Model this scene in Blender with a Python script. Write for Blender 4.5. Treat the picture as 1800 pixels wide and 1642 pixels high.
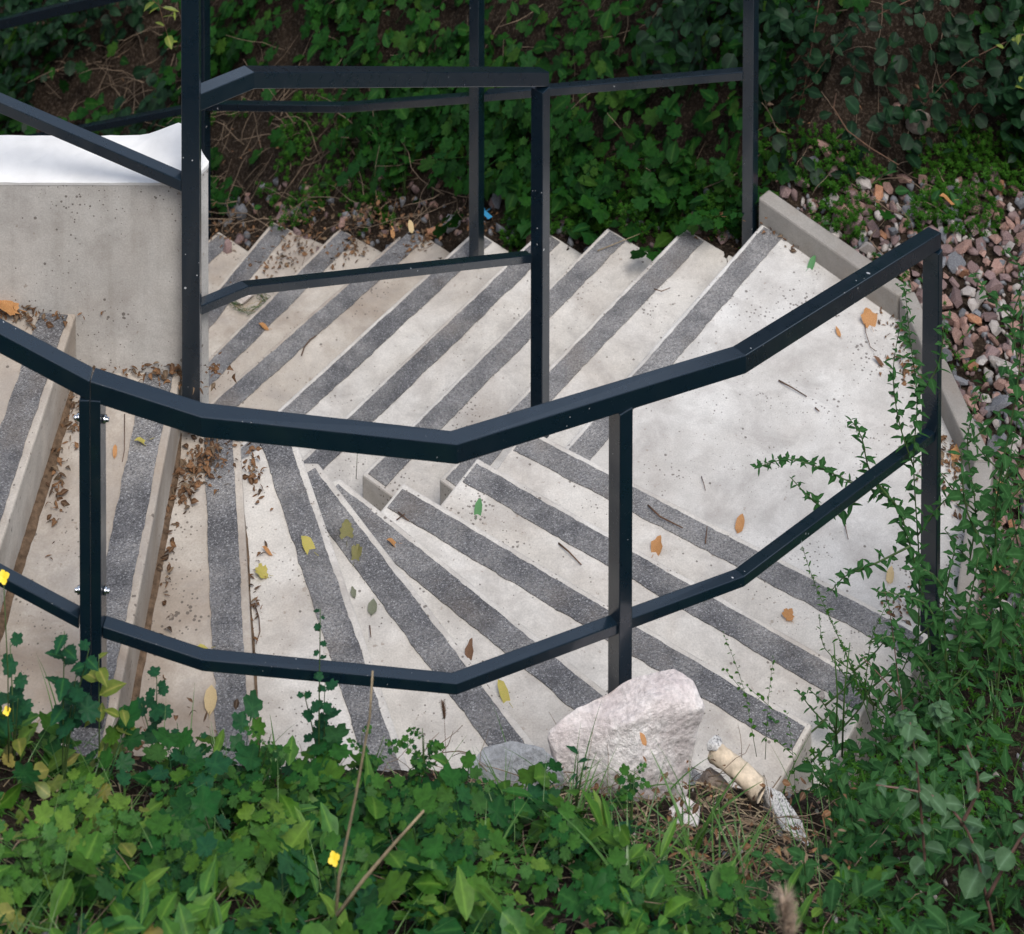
import bpy, bmesh, math, random
import numpy as np
from mathutils import Vector, Matrix, Euler

random.seed(7); RNG = np.random.default_rng(11)
SC = bpy.context.scene
COL = SC.collection
for o in list(bpy.data.objects): bpy.data.objects.remove(o)

# ------------------------------------------------------------------ camera, sky, sun, exposure
CAM_H = 6.7944
FPX, CY, PITCH, ROLL = 4485.8, -2889.5, 0.034526, 0.001749     # a long lens with vertical shift, photo units 1800 x 1642
cam_d = bpy.data.cameras.new('camera'); cam = bpy.data.objects.new('camera', cam_d); COL.objects.link(cam)
cam_d.sensor_fit = 'HORIZONTAL'; cam_d.sensor_width = 36.0; cam_d.lens = FPX/1800*36
cam_d.shift_y = -(821-CY)/1800; cam_d.clip_start = 0.1; cam_d.clip_end = 500
cam.matrix_world = (Matrix.Translation((0,0,CAM_H)) @ Matrix.Rotation(math.radians(90)-PITCH, 4, 'X') @ Matrix.Rotation(ROLL, 4, 'Z'))
cam_d.dof.use_dof = True; cam_d.dof.focus_distance = 6.9; cam_d.dof.aperture_fstop = 7.1
SC.camera = cam

SUN_EL, SUN_AZ = 58.0, 160.0        # elevation; azimuth measured clockwise from +Y (away from the camera)
w = bpy.data.worlds.new('World'); SC.world = w; w.use_nodes = True
nt = w.node_tree; nt.nodes.clear()
sky = nt.nodes.new('ShaderNodeTexSky'); sky.sky_type = 'NISHITA'; sky.sun_disc = False
sky.sun_elevation = math.radians(SUN_EL); sky.sun_rotation = math.radians(SUN_AZ)
sky.air_density = 1.0; sky.dust_density = 2.0; sky.ozone_density = 1.0
hs = nt.nodes.new('ShaderNodeHueSaturation'); hs.inputs['Saturation'].default_value = 0.58
bg = nt.nodes.new('ShaderNodeBackground'); bg.inputs['Strength'].default_value = 0.15
wo = nt.nodes.new('ShaderNodeOutputWorld')
nt.links.new(sky.outputs[0], hs.inputs['Color']); nt.links.new(hs.outputs[0], bg.inputs['Color']); nt.links.new(bg.outputs[0], wo.inputs['Surface'])

sd_ = bpy.data.lights.new('sun', 'SUN'); sd_.energy = 1.5; sd_.angle = math.radians(24); sd_.color = (1.0, 0.965, 0.92)
sun = bpy.data.objects.new('sun', sd_); COL.objects.link(sun)
el, az = math.radians(SUN_EL), math.radians(SUN_AZ)
sdir = Vector((math.sin(az)*math.cos(el), math.cos(az)*math.cos(el), math.sin(el)))
sun.rotation_euler = sdir.to_track_quat('Z', 'Y').to_euler(); sun.location = (3, 9, 9)

SC.view_settings.view_transform = 'Standard'; SC.view_settings.look = 'None'
SC.view_settings.exposure = 0.64; SC.view_settings.gamma = 1.0; SC.view_settings.use_curve_mapping = False

# ------------------------------------------------------------------ layout helper: a point of the photo to a point of the place
def raydir(u, v):
    cr, sr = math.cos(ROLL), math.sin(ROLL); a, b = u-900, v-CY
    uu, ww = a*cr+b*sr, -a*sr+b*cr
    c, s = math.cos(PITCH), math.sin(PITCH)
    fx, fd, fu = uu/FPX, 1.0, -ww/FPX
    return np.array([fx, fd*c+fu*s, -fd*s+fu*c])
def at(u, v, z):
    r = raydir(u, v); t = (z-CAM_H)/r[2]; P = r*t
    return Vector((P[0], P[1], z))
def at_y(u, v, y):
    r = raydir(u, v); P = r*(y/r[1]); return Vector((P[0], P[1], P[2]+CAM_H))
def px(x, y, z):
    x = np.asarray(x, float); y = np.asarray(y, float); z = np.asarray(z, float)-CAM_H
    c, s = math.cos(PITCH), math.sin(PITCH); d = y*c-z*s; v = z*c+y*s
    uu = x/d*FPX; ww = -v/d*FPX; cr, sr = math.cos(ROLL), math.sin(ROLL)
    return 900+uu*cr-ww*sr, CY+uu*sr+ww*cr
def on_ground(u, v):
    z = 2.6 if v > 1150 else 0.5
    for _ in range(60):
        p = at(u, v, z); z2 = float(F(np.array([p.x]), np.array([p.y]))[0]); z = z*0.6+z2*0.4
    return at(u, v, z)

# ------------------------------------------------------------------ object helpers
def tag(o, label=None, cat=None, group=None, kind=None):
    if label: o['label'] = label
    if cat: o['category'] = cat
    if group: o['group'] = group
    if kind: o['kind'] = kind
    return o
def empty(name, loc, label=None, cat=None, group=None):
    o = bpy.data.objects.new(name, None); COL.objects.link(o); o.location = loc; o.empty_display_size = 0.05
    return tag(o, label, cat, group)
def link(name, me, mat, parent=None, label=None):
    o = bpy.data.objects.new(name, me); COL.objects.link(o)
    if mat is not None and not me.materials: me.materials.append(mat)
    if parent is not None: o.parent = parent
    if label: o['label'] = label
    return o
def mesh_py(name, V, Fc, off=(0,0,0), smooth=False):
    me = bpy.data.meshes.new(name); ox, oy, oz = off
    me.from_pydata([(a-ox, b-oy, c-oz) for a, b, c in V], [], Fc); me.update()
    if smooth: me.polygons.foreach_set('use_smooth', [True]*len(me.polygons))
    return me
def mesh_np(name, V, T, smooth=False, mi=None):
    me = bpy.data.meshes.new(name); V = np.asarray(V, np.float32); rib = V[:, 3].copy() if V.shape[1] == 4 else None
    V = np.ascontiguousarray(V[:, :3]); T = np.ascontiguousarray(T, np.int32)
    n, m = len(V), len(T); me.vertices.add(n); me.vertices.foreach_set('co', V.ravel())
    me.loops.add(m*3); me.loops.foreach_set('vertex_index', T.ravel())
    me.polygons.add(m); me.polygons.foreach_set('loop_start', np.arange(0, m*3, 3, dtype=np.int32))
    me.polygons.foreach_set('loop_total', np.full(m, 3, np.int32))
    if smooth: me.polygons.foreach_set('use_smooth', np.ones(m, bool))
    if mi is not None: me.polygons.foreach_set('material_index', np.ascontiguousarray(mi, np.int32))
    if rib is not None: at_ = me.attributes.new('rib', 'FLOAT', 'POINT'); at_.data.foreach_set('value', np.ascontiguousarray(rib))
    me.update(); return me
def bevel(o, w_, seg=2, ang=30):
    b = o.modifiers.new('bevel', 'BEVEL'); b.width = w_; b.segments = seg; b.limit_method = 'ANGLE'; b.angle_limit = math.radians(ang)
def prism(poly, z0, z1):
    """closed prism from a plan polygon"""
    n = len(poly); a = sum(poly[i][0]*poly[(i+1) % n][1]-poly[(i+1) % n][0]*poly[i][1] for i in range(n))
    if a < 0: poly = poly[::-1]
    V = [(p[0], p[1], z0) for p in poly]+[(p[0], p[1], z1) for p in poly]
    Fc = [tuple(range(n-1, -1, -1)), tuple(range(n, 2*n))]+[(i, (i+1) % n, n+(i+1) % n, n+i) for i in range(n)]
    return V, Fc
def tube(path, r0, r1=None, sides=6):
    """tapered tube along points, numpy verts/tris"""
    P = [Vector(p) for p in path]; r1 = r0 if r1 is None else r1; V = []; T = []
    up = Vector((0.31, 0.17, 0.93))
    for i, p in enumerate(P):
        d = (P[min(i+1, len(P)-1)]-P[max(i-1, 0)]); d = d.normalized() if d.length > 1e-9 else Vector((0, 0, 1))
        a = d.cross(up); a = a.normalized() if a.length > 1e-6 else Vector((1, 0, 0)); b = d.cross(a)
        r = r0+(r1-r0)*i/max(len(P)-1, 1)
        for k in range(sides):
            t = 2*math.pi*k/sides; V.append(tuple(p+a*math.cos(t)*r+b*math.sin(t)*r))
    for i in range(len(P)-1):
        for k in range(sides):
            q = [i*sides+k, i*sides+(k+1) % sides, (i+1)*sides+(k+1) % sides, (i+1)*sides+k]
            T.append((q[0], q[1], q[2])); T.append((q[0], q[2], q[3]))
    n = len(V)
    for k in range(1, sides-1): T.append((0, k+1, k)); T.append((n-sides, n-sides+k, n-sides+k+1))
    return V, T
class Soup:
    def __init__(s): s.V = []; s.T = []; s.n = 0; s.M = []
    def add(s, V, T, mi=0):
        V = np.asarray(V, np.float32); T = np.asarray(T, np.int32)
        if V.shape[1] == 3: V = np.hstack([V, np.zeros((len(V), 1), np.float32)])
        s.V.append(V); s.T.append(T+s.n); s.n += len(V); s.M.append(np.full(len(T), mi, np.int32))
    def mesh(s, name, off=(0, 0, 0), smooth=False):
        V = np.concatenate(s.V)-np.array([*off, 0], np.float32)
        return mesh_np(name, V, np.concatenate(s.T), smooth, np.concatenate(s.M))

# ------------------------------------------------------------------ materials
class NB:
    def __init__(s, name):
        s.m = bpy.data.materials.new(name); s.m.use_nodes = True; s.t = s.m.node_tree; s.t.nodes.clear()
        s.out = s.t.nodes.new('ShaderNodeOutputMaterial'); s.p = s.t.nodes.new('ShaderNodeBsdfPrincipled')
        s.t.links.new(s.p.outputs[0], s.out.inputs['Surface']); s.pos = None
    def n(s, ty, **kw):
        x = s.t.nodes.new(ty)
        for k, v in kw.items():
            if k.startswith('i_'): x.inputs[k[2:].replace('_', ' ')].default_value = v
            else: setattr(x, k, v)
        return x
    def l(s, a, b): s.t.links.new(a, b)
    def coord(s, obj=False):
        if s.pos is None:
            if obj: s.pos = s.n('ShaderNodeTexCoord').outputs['Object']
            else: s.pos = s.n('ShaderNodeNewGeometry').outputs['Position']
        return s.pos
    def noise(s, scale, detail=4, rough=0.55, obj=False, dist=0.0):
        x = s.n('ShaderNodeTexNoise'); x.inputs['Scale'].default_value = scale; x.inputs['Detail'].default_value = detail
        x.inputs['Roughness'].default_value = rough; x.inputs['Distortion'].default_value = dist
        s.l(s.coord(obj), x.inputs['Vector']); return x.outputs['Fac']
    def vor(s, scale, out='Distance', feat='F1', obj=False):
        x = s.n('ShaderNodeTexVoronoi', feature=feat); x.inputs['Scale'].default_value = scale
        s.l(s.coord(obj), x.inputs['Vector']); return x.outputs[out]
    def ramp(s, fac, stops, interp='LINEAR'):
        x = s.n('ShaderNodeValToRGB'); x.color_ramp.interpolation = interp; e = x.color_ramp.elements
        while len(e) > 1: e.remove(e[-1])
        for i, (p, c) in enumerate(stops):
            c = (c, c, c) if isinstance(c, (int, float)) else c
            el_ = e[0] if i == 0 else e.new(p)
            el_.position = p; el_.color = (*c, 1)
        s.l(fac, x.inputs['Fac']); return x.outputs['Color']
    def mix(s, fac, a, b, mode='MIX'):
        x = s.n('ShaderNodeMix', data_type='RGBA', blend_type=mode)
        for sock, v in ((x.inputs[0], fac), (x.inputs[6], a), (x.inputs[7], b)):
            if isinstance(v, (int, float)): sock.default_value = v if sock == x.inputs[0] else (v, v, v, 1)
            elif isinstance(v, tuple): sock.default_value = (*v, 1)
            else: s.l(v, sock)
        return x.outputs[2]
    def math(s, op, a, b=0.0, c=None):
        x = s.n('ShaderNodeMath', operation=op)
        for i, v in enumerate((a, b, c)):
            if v is None: continue
            if isinstance(v, (int, float)): x.inputs[i].default_value = v
            else: s.l(v, x.inputs[i])
        return x.outputs[0]
    def bump(s, h, strength=0.5, dist=0.005, prev=None):
        x = s.n('ShaderNodeBump'); x.inputs['Strength'].default_value = strength; x.inputs['Distance'].default_value = dist
        s.l(h, x.inputs['Height'])
        if prev is not None: s.l(prev, x.inputs['Normal'])
        return x.outputs[0]
    def done(s, col=None, rough=0.8, normal=None, spec=None, trans=None, coat=None):
        if col is not None:
            if isinstance(col, tuple): s.p.inputs['Base Color'].default_value = (*col, 1)
            else: s.l(col, s.p.inputs['Base Color'])
        if isinstance(rough, (int, float)): s.p.inputs['Roughness'].default_value = rough
        else: s.l(rough, s.p.inputs['Roughness'])
        if normal is not None: s.l(normal, s.p.inputs['Normal'])
        if spec is not None: s.p.inputs['Specular IOR Level'].default_value = spec
        if coat: s.p.inputs['Coat Weight'].default_value = coat; s.p.inputs['Coat Roughness'].default_value = 0.15
        if trans:
            t = s.n('ShaderNodeBsdfTranslucent'); mx = s.n('ShaderNodeMixShader'); mx.inputs[0].default_value = trans
            if isinstance(col, tuple): t.inputs['Color'].default_value = (*col, 1)
            else: s.l(col, t.inputs['Color'])
            s.l(s.p.outputs[0], mx.inputs[1]); s.l(t.outputs[0], mx.inputs[2]); s.l(mx.outputs[0], s.out.inputs['Surface'])
        return s.m

def m_concrete(name, ca, cb, stain=(0.23, 0.175, 0.13), stain_amt=0.5, pits=True, streak=False):
    b = NB(name)
    base = b.ramp(b.noise(3.2, 6, 0.6), [(0.3, ca), (0.7, cb)])
    mott = b.ramp(b.noise(14, 5, 0.65), [(0.3, 0.84), (0.7, 1.04)])
    base = b.mix(1.0, base, mott, 'MULTIPLY')
    fine = b.ramp(b.noise(230, 2, 0.5), [(0.3, 0.86), (0.7, 1.08)])
    base = b.mix(1.0, base, fine, 'MULTIPLY')
    st = b.ramp(b.noise(2.1, 6, 0.65, dist=0.6), [(0.46, 0.0), (0.72, stain_amt)])
    base = b.mix(st, base, stain)
    gr = b.ramp(b.noise(5.5, 7, 0.72, dist=0.4), [(0.47, 0.0), (0.66, 0.46)])
    base = b.mix(gr, base, (0.26, 0.235, 0.215))
    sp = b.ramp(b.noise(48, 3, 0.6), [(0.66, 0.0), (0.72, 0.5)])
    base = b.mix(sp, base, (0.2, 0.15, 0.11))
    if streak:
        mp = b.n('ShaderNodeMapping'); mp.inputs['Scale'].default_value = (26, 26, 1.6); b.l(b.coord(), mp.inputs['Vector'])
        nz = b.n('ShaderNodeTexNoise'); nz.inputs['Scale'].default_value = 1.0; nz.inputs['Detail'].default_value = 4; b.l(mp.outputs[0], nz.inputs['Vector'])
        base = b.mix(b.ramp(nz.outputs['Fac'], [(0.5, 0.0), (0.75, 0.28)]), base, (0.2, 0.18, 0.15))
    nrm_h = b.noise(60, 5, 0.6)
    n1 = b.bump(nrm_h, 0.35, 0.003)
    if pits:
        d = b.vor(26); pk = b.noise(9, 2)
        pit = b.math('LESS_THAN', d, b.math('MULTIPLY', b.math('POWER', pk, 2.0), 0.30))
        d2 = b.vor(70); pit2 = b.math('LESS_THAN', d2, b.math('MULTIPLY', b.math('POWER', b.noise(5, 2), 4.0), 1.3))
        pit = b.math('MAXIMUM', pit, pit2)
        base = b.mix(b.math('MULTIPLY', pit, 0.72), base, (0.075, 0.06, 0.05))
        n1 = b.bump(b.math('SUBTRACT', 1.0, pit), 0.5, 0.003, n1)
    return b.done(base, 0.86, n1, spec=0.3)
M_TREAD = m_concrete('tread_concrete', (0.54, 0.50, 0.445), (0.66, 0.63, 0.585))
M_TREAD2 = m_concrete('dirty_tread_concrete', (0.40, 0.345, 0.285), (0.57, 0.52, 0.455), stain_amt=0.85)
M_LAND = m_concrete('landing_concrete', (0.50, 0.475, 0.44), (0.66, 0.64, 0.605), stain=(0.33, 0.29, 0.25), stain_amt=0.45)
M_WALL = m_concrete('wall_concrete', (0.45, 0.43, 0.40), (0.55, 0.53, 0.50), stain_amt=0.3, streak=True)
M_KERB = m_concrete('kerb_concrete', (0.23, 0.21, 0.185), (0.32, 0.30, 0.27), stain_amt=0.6, pits=False, streak=True)

def m_grit(name, wear, tint=(1, 1, 1)):
    b = NB(name)
    cell = b.n('ShaderNodeTexVoronoi'); cell.inputs['Scale'].default_value = 330; b.l(b.coord(), cell.inputs['Vector'])
    sep = b.n('ShaderNodeSeparateColor'); b.l(cell.outputs['Color'], sep.inputs[0])
    c = b.ramp(sep.outputs[0], [(0.0, (0.070, 0.069, 0.071)), (0.55, (0.116, 0.114, 0.118)), (0.88, (0.17, 0.168, 0.175)), (0.99, (0.29, 0.29, 0.29))])
    c = b.mix(1.0, c, b.ramp(b.noise(16, 4, 0.6), [(0.3, 0.82), (0.7, 1.2)]), 'MULTIPLY')
    wr = b.ramp(b.noise(7, 4, 0.6), [(0.62-wear*0.42, 0.0), (0.86-wear*0.30, 0.55)])
    ws = b.math('MULTIPLY', wr, b.ramp(b.noise(160, 2, 0.6), [(0.36, 0.25), (0.6, 1.0)]))
    c = b.mix(ws, c, (0.46, 0.44, 0.415))
    dn = b.ramp(b.noise(3.1, 4, 0.6), [(0.54, 0.0), (0.72, 0.5)])
    c = b.mix(dn, c, (0.17, 0.135, 0.105))
    nn = b.bump(b.vor(240), 0.9, 0.004); nn = b.bump(b.noise(90, 4, 0.7), 0.5, 0.004, nn)
    return b.done(c, 0.75, nn, spec=0.4)
M_GRIT = m_grit('dark_grit', 0.48)
M_GRIT_W = m_grit('worn_grit', 0.85)

def m_paint():
    b = NB('anthracite_paint')
    c = b.mix(b.ramp(b.noise(9, 5, 0.65), [(0.45, 0.0), (0.8, 0.6)]), (0.003, 0.011, 0.020), (0.007, 0.016, 0.025))
    chip = b.math('LESS_THAN', b.vor(40), b.math('MULTIPLY', b.math('POWER', b.noise(6, 2), 7.0), 2.0))
    c = b.mix(chip, c, (0.42, 0.43, 0.44))
    r = b.ramp(b.noise(24, 4, 0.6), [(0.3, 0.24), (0.75, 0.38)])
    c = b.mix(b.ramp(b.noise(5, 5, 0.7), [(0.6, 0.0), (0.85, 0.16)]), c, (0.05, 0.047, 0.043))
    n1 = b.bump(b.noise(38, 3, 0.5), 0.10, 0.002)
    drops = b.ramp(b.vor(95), [(0.0, 1.0), (0.22, 0.0)])
    n1 = b.bump(b.math('MULTIPLY', drops, b.ramp(b.noise(11, 2), [(0.5, 0.0), (0.6, 1.0)])), 0.5, 0.002, n1)
    b.p.inputs['Coat Weight'].default_value = 0.4; b.p.inputs['Coat Roughness'].default_value = 0.10; b.p.inputs['Coat IOR'].default_value = 1.6
    return b.done(c, r, n1, spec=0.55)
M_PAINT = m_paint()
def m_simple(name, c, r=0.7, var=0.25, scale=20, spec=0.4, metal=0.0, obj=False, bumps=0.3):
    b = NB(name); lo = tuple(x*(1-var) for x in c); hi = tuple(min(1, x*(1+var)) for x in c)
    col = b.ramp(b.noise(scale, 5, 0.6, obj), [(0.3, lo), (0.7, hi)])
    b.p.inputs['Metallic'].default_value = metal
    return b.done(col, r, b.bump(b.noise(scale*4, 4, 0.6, obj), bumps, 0.002), spec=spec)
M_WALL_TOP = m_simple('overlit_wall_top', (.70, .69, .67), .92, .10, 9, bumps=.5)  # same wall made whiter on top, its overexposure put into the colour
M_ZINC = m_simple('zinc_bolt', (0.75, 0.77, 0.8), 0.22, 0.1, metal=1.0)

def m_soil():
    b = NB('soil')
    c = b.ramp(b.noise(9, 6, 0.7), [(0.25, (0.010, 0.0065, 0.0045)), (0.55, (0.026, 0.017, 0.011)), (0.8, (0.055, 0.038, 0.026))])
    c = b.mix(b.ramp(b.noise(90, 4, 0.7), [(0.5, 0.0), (0.75, 0.8)]), c, (0.15, 0.115, 0.085))
    n = b.bump(b.noise(22, 6, 0.75), 1.0, 0.03); n = b.bump(b.noise(120, 3, 0.7), 0.8, 0.006, n)
    return b.done(c, 0.95, n, spec=0.15)
M_SOIL = m_soil()
def m_leaf(name, cols, rough=0.42, trans=0.22, spec=0.45, spots=None):
    b = NB(name)
    rp = b.n('ShaderNodeNewGeometry').outputs['Random Per Island']
    k = len(cols); st = [(i/(k-1) if k > 1 else 0.0, c) for i, c in enumerate(cols)]
    c = b.ramp(rp, st)
    c = b.mix(1.0, c, b.ramp(b.noise(55, 3, 0.6), [(0.3, 0.75), (0.7, 1.25)]), 'MULTIPLY')
    at_ = b.n('ShaderNodeAttribute'); at_.attribute_name = 'rib'
    c = b.mix(b.math('MULTIPLY', b.math('POWER', at_.outputs['Fac'], 7.0), 0.32), c, tuple(min(1, q*2.6+.02) for q in cols[-1]))
    if spots: c = b.mix(b.ramp(b.noise(80, 3, 0.7), [(0.55, 0.0), (0.68, 0.85)]), c, spots)
    n = b.bump(b.noise(150, 2, 0.5), 0.35, 0.002)
    return b.done(c, rough, n, spec=spec, trans=trans)
G = lambda r, g, b_: (r, g, b_)
M_L_BANK = m_leaf('bank_leaf_green', [G(0.0037,0.0230,0.0030), G(0.0058,0.0418,0.0042), G(0.0125,0.0606,0.0058), G(0.0075,0.0459,0.0084), G(0.0271,0.0689,0.0067)], rough=.62, spec=.12)
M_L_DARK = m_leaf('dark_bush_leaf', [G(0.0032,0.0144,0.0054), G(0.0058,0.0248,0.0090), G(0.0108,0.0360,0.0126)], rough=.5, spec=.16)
M_L_FINE = m_leaf('fine_bright_leaf', [G(0.0123,0.0546,0.0047), G(0.0232,0.0853,0.0068), G(0.0375,0.1057,0.0096)], rough=.6, spec=.1)
M_L_CEL = m_leaf('celandine_leaf', [G(0.0065,0.0396,0.0086), G(0.0101,0.0648,0.0130), G(0.0216,0.0936,0.0130), G(0.0101,0.0576,0.0259), G(0.0468,0.1116,0.0101), G(0.0288,0.1008,0.0144)], rough=.52, spec=.15)
M_L_BRIGHT = m_leaf('bright_weed_leaf', [G(.030,.105,.010), G(.060,.150,.014), G(.035,.120,.024), G(.10,.18,.02)], rough=.5, spec=.25)
M_L_YEL = m_leaf('yellowing_leaf', [G(0.0800,0.1280,0.0128), G(0.1600,0.1600,0.0200), G(0.0960,0.1520,0.0160), G(0.2400,0.1920,0.0480)], rough=0.5)
M_L_GOOSE = m_leaf('weed_leaf', [G(0.0125,0.0530,0.0140), G(0.0218,0.0780,0.0187), G(0.0359,0.0975,0.0296)], rough=.62, spec=.12)
M_L_PALE = m_leaf('pale_mallow_leaf', [G(0.0382,0.0978,0.0323), G(0.0553,0.1190,0.0493), G(0.0935,0.1530,0.0935)], rough=.62, spec=.12)
M_GRASS = m_leaf('grass_blade', [G(.026,.085,.012), G(.050,.13,.02), G(.075,.15,.03)], rough=0.4)
M_STRAW = m_leaf('straw', [G(.20,.15,.09), G(.33,.26,.16), G(.12,.085,.05)], rough=0.8, trans=0.1)
M_HEAD = m_leaf('beige_seed_head', [G(.30,.22,.16), G(.42,.33,.25)], rough=.9, trans=.3, spec=.1)
M_STEM = m_simple('green_stem', (0.05, 0.09, 0.025), 0.5, 0.3)
M_STEM_R = m_simple('reddish_stem', (0.13, 0.075, 0.06), 0.5, 0.3)
M_TWIG = m_simple('brown_twig', (0.095, 0.05, 0.028), 0.8, 0.4)
M_ROOT = m_simple('root_bark', (0.16, 0.115, 0.078), 0.85, 0.45)
M_LITTER = m_leaf('leaf_litter', [G(.060,.030,.016), G(.12,.06,.028), G(.20,.10,.045), G(.036,.020,.013), G(.17,.12,.075)], rough=0.75, trans=0.08, spec=0.2)
M_DIRT = m_simple('brown_dirt', (0.115, 0.077, 0.05), 0.95, 0.5, 60, spec=0.1, bumps=0.8)
def m_fall(name, c1, c2):
    b = NB(name); c = b.ramp(b.noise(45, 4, 0.6, True), [(0.42, c1), (0.6, c2)])
    return b.done(c, 0.6, b.bump(b.noise(140, 3, 0.6, True), 0.4, 0.002), trans=0.12)
M_F = {'orange': m_fall('orange_leaf', (.34,.15,.045), (.50,.26,.10)), 'yellow': m_fall('yellow_green_leaf', (.33,.33,.06), (.50,.36,.10)),
       'green': m_fall('fresh_green_leaf', (.06,.19,.06), (.09,.24,.09)), 'brown': m_fall('brown_leaf', (.10,.05,.025), (.2,.1,.05)),
       'olive': m_fall('olive_leaf', (.12,.14,.04), (.22,.17,.06)), 'grey': m_fall('grey_green_leaf', (.11,.13,.08), (.2,.2,.14)),
       'straw': m_fall('straw_leaf', (.45,.33,.17), (.55,.42,.22))}
def m_stone(name, a, b2, c3, sc=18):
    b = NB(name); c = b.ramp(b.noise(sc, 6, 0.65, True), [(0.28, a), (0.5, b2), (0.74, c3)])
    c = b.mix(1.0, c, b.ramp(b.noise(160, 3, 0.6, True), [(0.35, 0.78), (0.65, 1.12)]), 'MULTIPLY')
    oi = b.n('ShaderNodeObjectInfo').outputs['Random']
    c = b.mix(1.0, c, b.ramp(oi, [(0.0, 0.7), (1.0, 1.2)]), 'MULTIPLY')
    return b.done(c, 0.82, b.bump(b.noise(70, 5, 0.7, True), 0.6, 0.005), spec=0.3)
M_S = {'pink': m_stone('pink_stone', (.17,.090,.070), (.31,.185,.150), (.45,.335,.29)), 'mauve': m_stone('mauve_stone', (.12,.075,.072), (.215,.145,.138), (.34,.26,.25)),
       'grey': m_stone('grey_stone', (.10,.105,.115), (.19,.195,.21), (.33,.33,.34)), 'rust': m_stone('rusty_stone', (.22,.09,.045), (.36,.17,.09), (.42,.30,.22)),
       'pale': m_stone('pale_stone', (.30,.26,.23), (.42,.38,.35), (.52,.48,.46))}

# ------------------------------------------------------------------ ground shape
FRONT = [(9.0,10.0,0.10,0.06), (1.75,7.9,0.04,0.06), (1.36,7.08,0.05,0.12), (0.90,6.33,0.36,0.28), (0.62,6.02,0.66,0.42), (0.30,5.86,0.86,0.50), (-0.10,5.72,1.02,0.52), (-0.50,5.62,1.12,0.52), (-0.95,5.53,1.26,0.55), (-2.4,5.42,1.95,0.56), (-9,4.9,4.2,0.55)]
def smooth(t): t = np.clip(t, 0, 1); return t*t*(3-2*t)
def front_sd(x, y):
    best = np.full(x.shape, 1e9); ze = np.zeros(x.shape); kk = np.zeros(x.shape); sg = np.zeros(x.shape)
    for (x0, y0, z0, k0), (x1, y1, z1, k1) in zip(FRONT[:-1], FRONT[1:]):
        dx, dy = x1-x0, y1-y0; L2 = dx*dx+dy*dy
        t = np.clip(((x-x0)*dx+(y-y0)*dy)/L2, 0, 1); qx, qy = x0+dx*t, y0+dy*t
        d = np.hypot(x-qx, y-qy); m = d < best-1e-9
        s = np.sign(-(dy*(x-x0)-dx*(y-y0)))         # + on the camera side
        best = np.where(m, d, best); ze = np.where(m, z0+(z1-z0)*t, ze); kk = np.where(m, k0+(k1-k0)*t, kk); sg = np.where(m, s, sg)
    return best*sg, ze, kk
def rear_ts(x, y):
    dx, dy = x-0.88, y-8.644
    return -.797*dx+.603*dy, .603*dx+.797*dy
FOOT = [(1.22,6.98), (0.76,6.36), (0.55,6.10), (.27,5.94), (-.12,5.80), (-.5,5.70), (-.95,5.61), (-6,5.45), (-6,13.6), (-2.55,11.16), (0.83,8.61), (.90,8.66), (1.17,8.42), (1.29,8.28), (1.40,7.80), (1.44,7.6), (1.30,7.15)]
def inside(x, y, poly):
    r = np.zeros(x.shape, bool); n = len(poly)
    for i in range(n):
        x0, y0 = poly[i]; x1, y1 = poly[(i+1) % n]
        c = ((y0 > y) != (y1 > y)) & (x < (x1-x0)*(y-y0)/((y1-y0) if y1 != y0 else 1e-9)+x0); r ^= c
    return r
def nz(x, y, f, s=0.0): return np.sin(x*f+s+1.7*np.sin(y*f*.7+s))*np.cos(y*f*1.1-s+1.3*np.sin(x*f*.6))
def F(x, y):
    x = np.asarray(x, float); y = np.asarray(y, float)
    t, s = rear_ts(x, y); tc = np.clip(t, 0, 3.6)
    ze = np.where(t > 0, -.487*tc-.035, 0.035)
    foot = .10+.62*smooth(-t/.6)+.15*smooth((-t-.8)/1.5)
    d = np.clip(s-foot, 0, None); bank = 1.1*(np.sqrt(d*d+.02)-.1414)
    lim = 1.9+4.0*smooth((t+.4)/2.2); bank = lim-np.log1p(np.exp((lim-bank)*4))/4+0*bank if False else np.where(bank < lim-.4, bank, lim-.4*np.exp(-(bank-lim+.4)/.4))  # height of the unseen upper bank, shaped for skylight: blocked at left, open at right
    zst = np.where(t > 0, -.16*np.ceil(np.clip(t, 0, 3.6)/.3284), 0.0)-.006
    q = smooth((s-.10)/.22); rear = zst*(1-q)+ze*q+bank
    sd, zf, k = front_sd(x, y)
    fr = zf-.02+k*np.clip(sd, 0, None)
    fr = np.minimum(fr, 5.2)
    z = np.where(sd > 0, fr, rear)
    amp = np.clip(np.where(sd > 0, sd, s+.3)*.8, 0.15, 1)
    z = z+amp*(.022*nz(x, y, 9)+.012*nz(x, y, 23, 2)+.008*nz(x, y, 51, 4))
    jx = .010*nz(x, y, 61, 3)+.006*nz(x, y, 140, 5); ins = inside(x+jx, y+jx*.7, FOOT)
    zi = np.where(t > 0, -.487*tc, 0)-.42
    return np.where(ins, zi, z)

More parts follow.
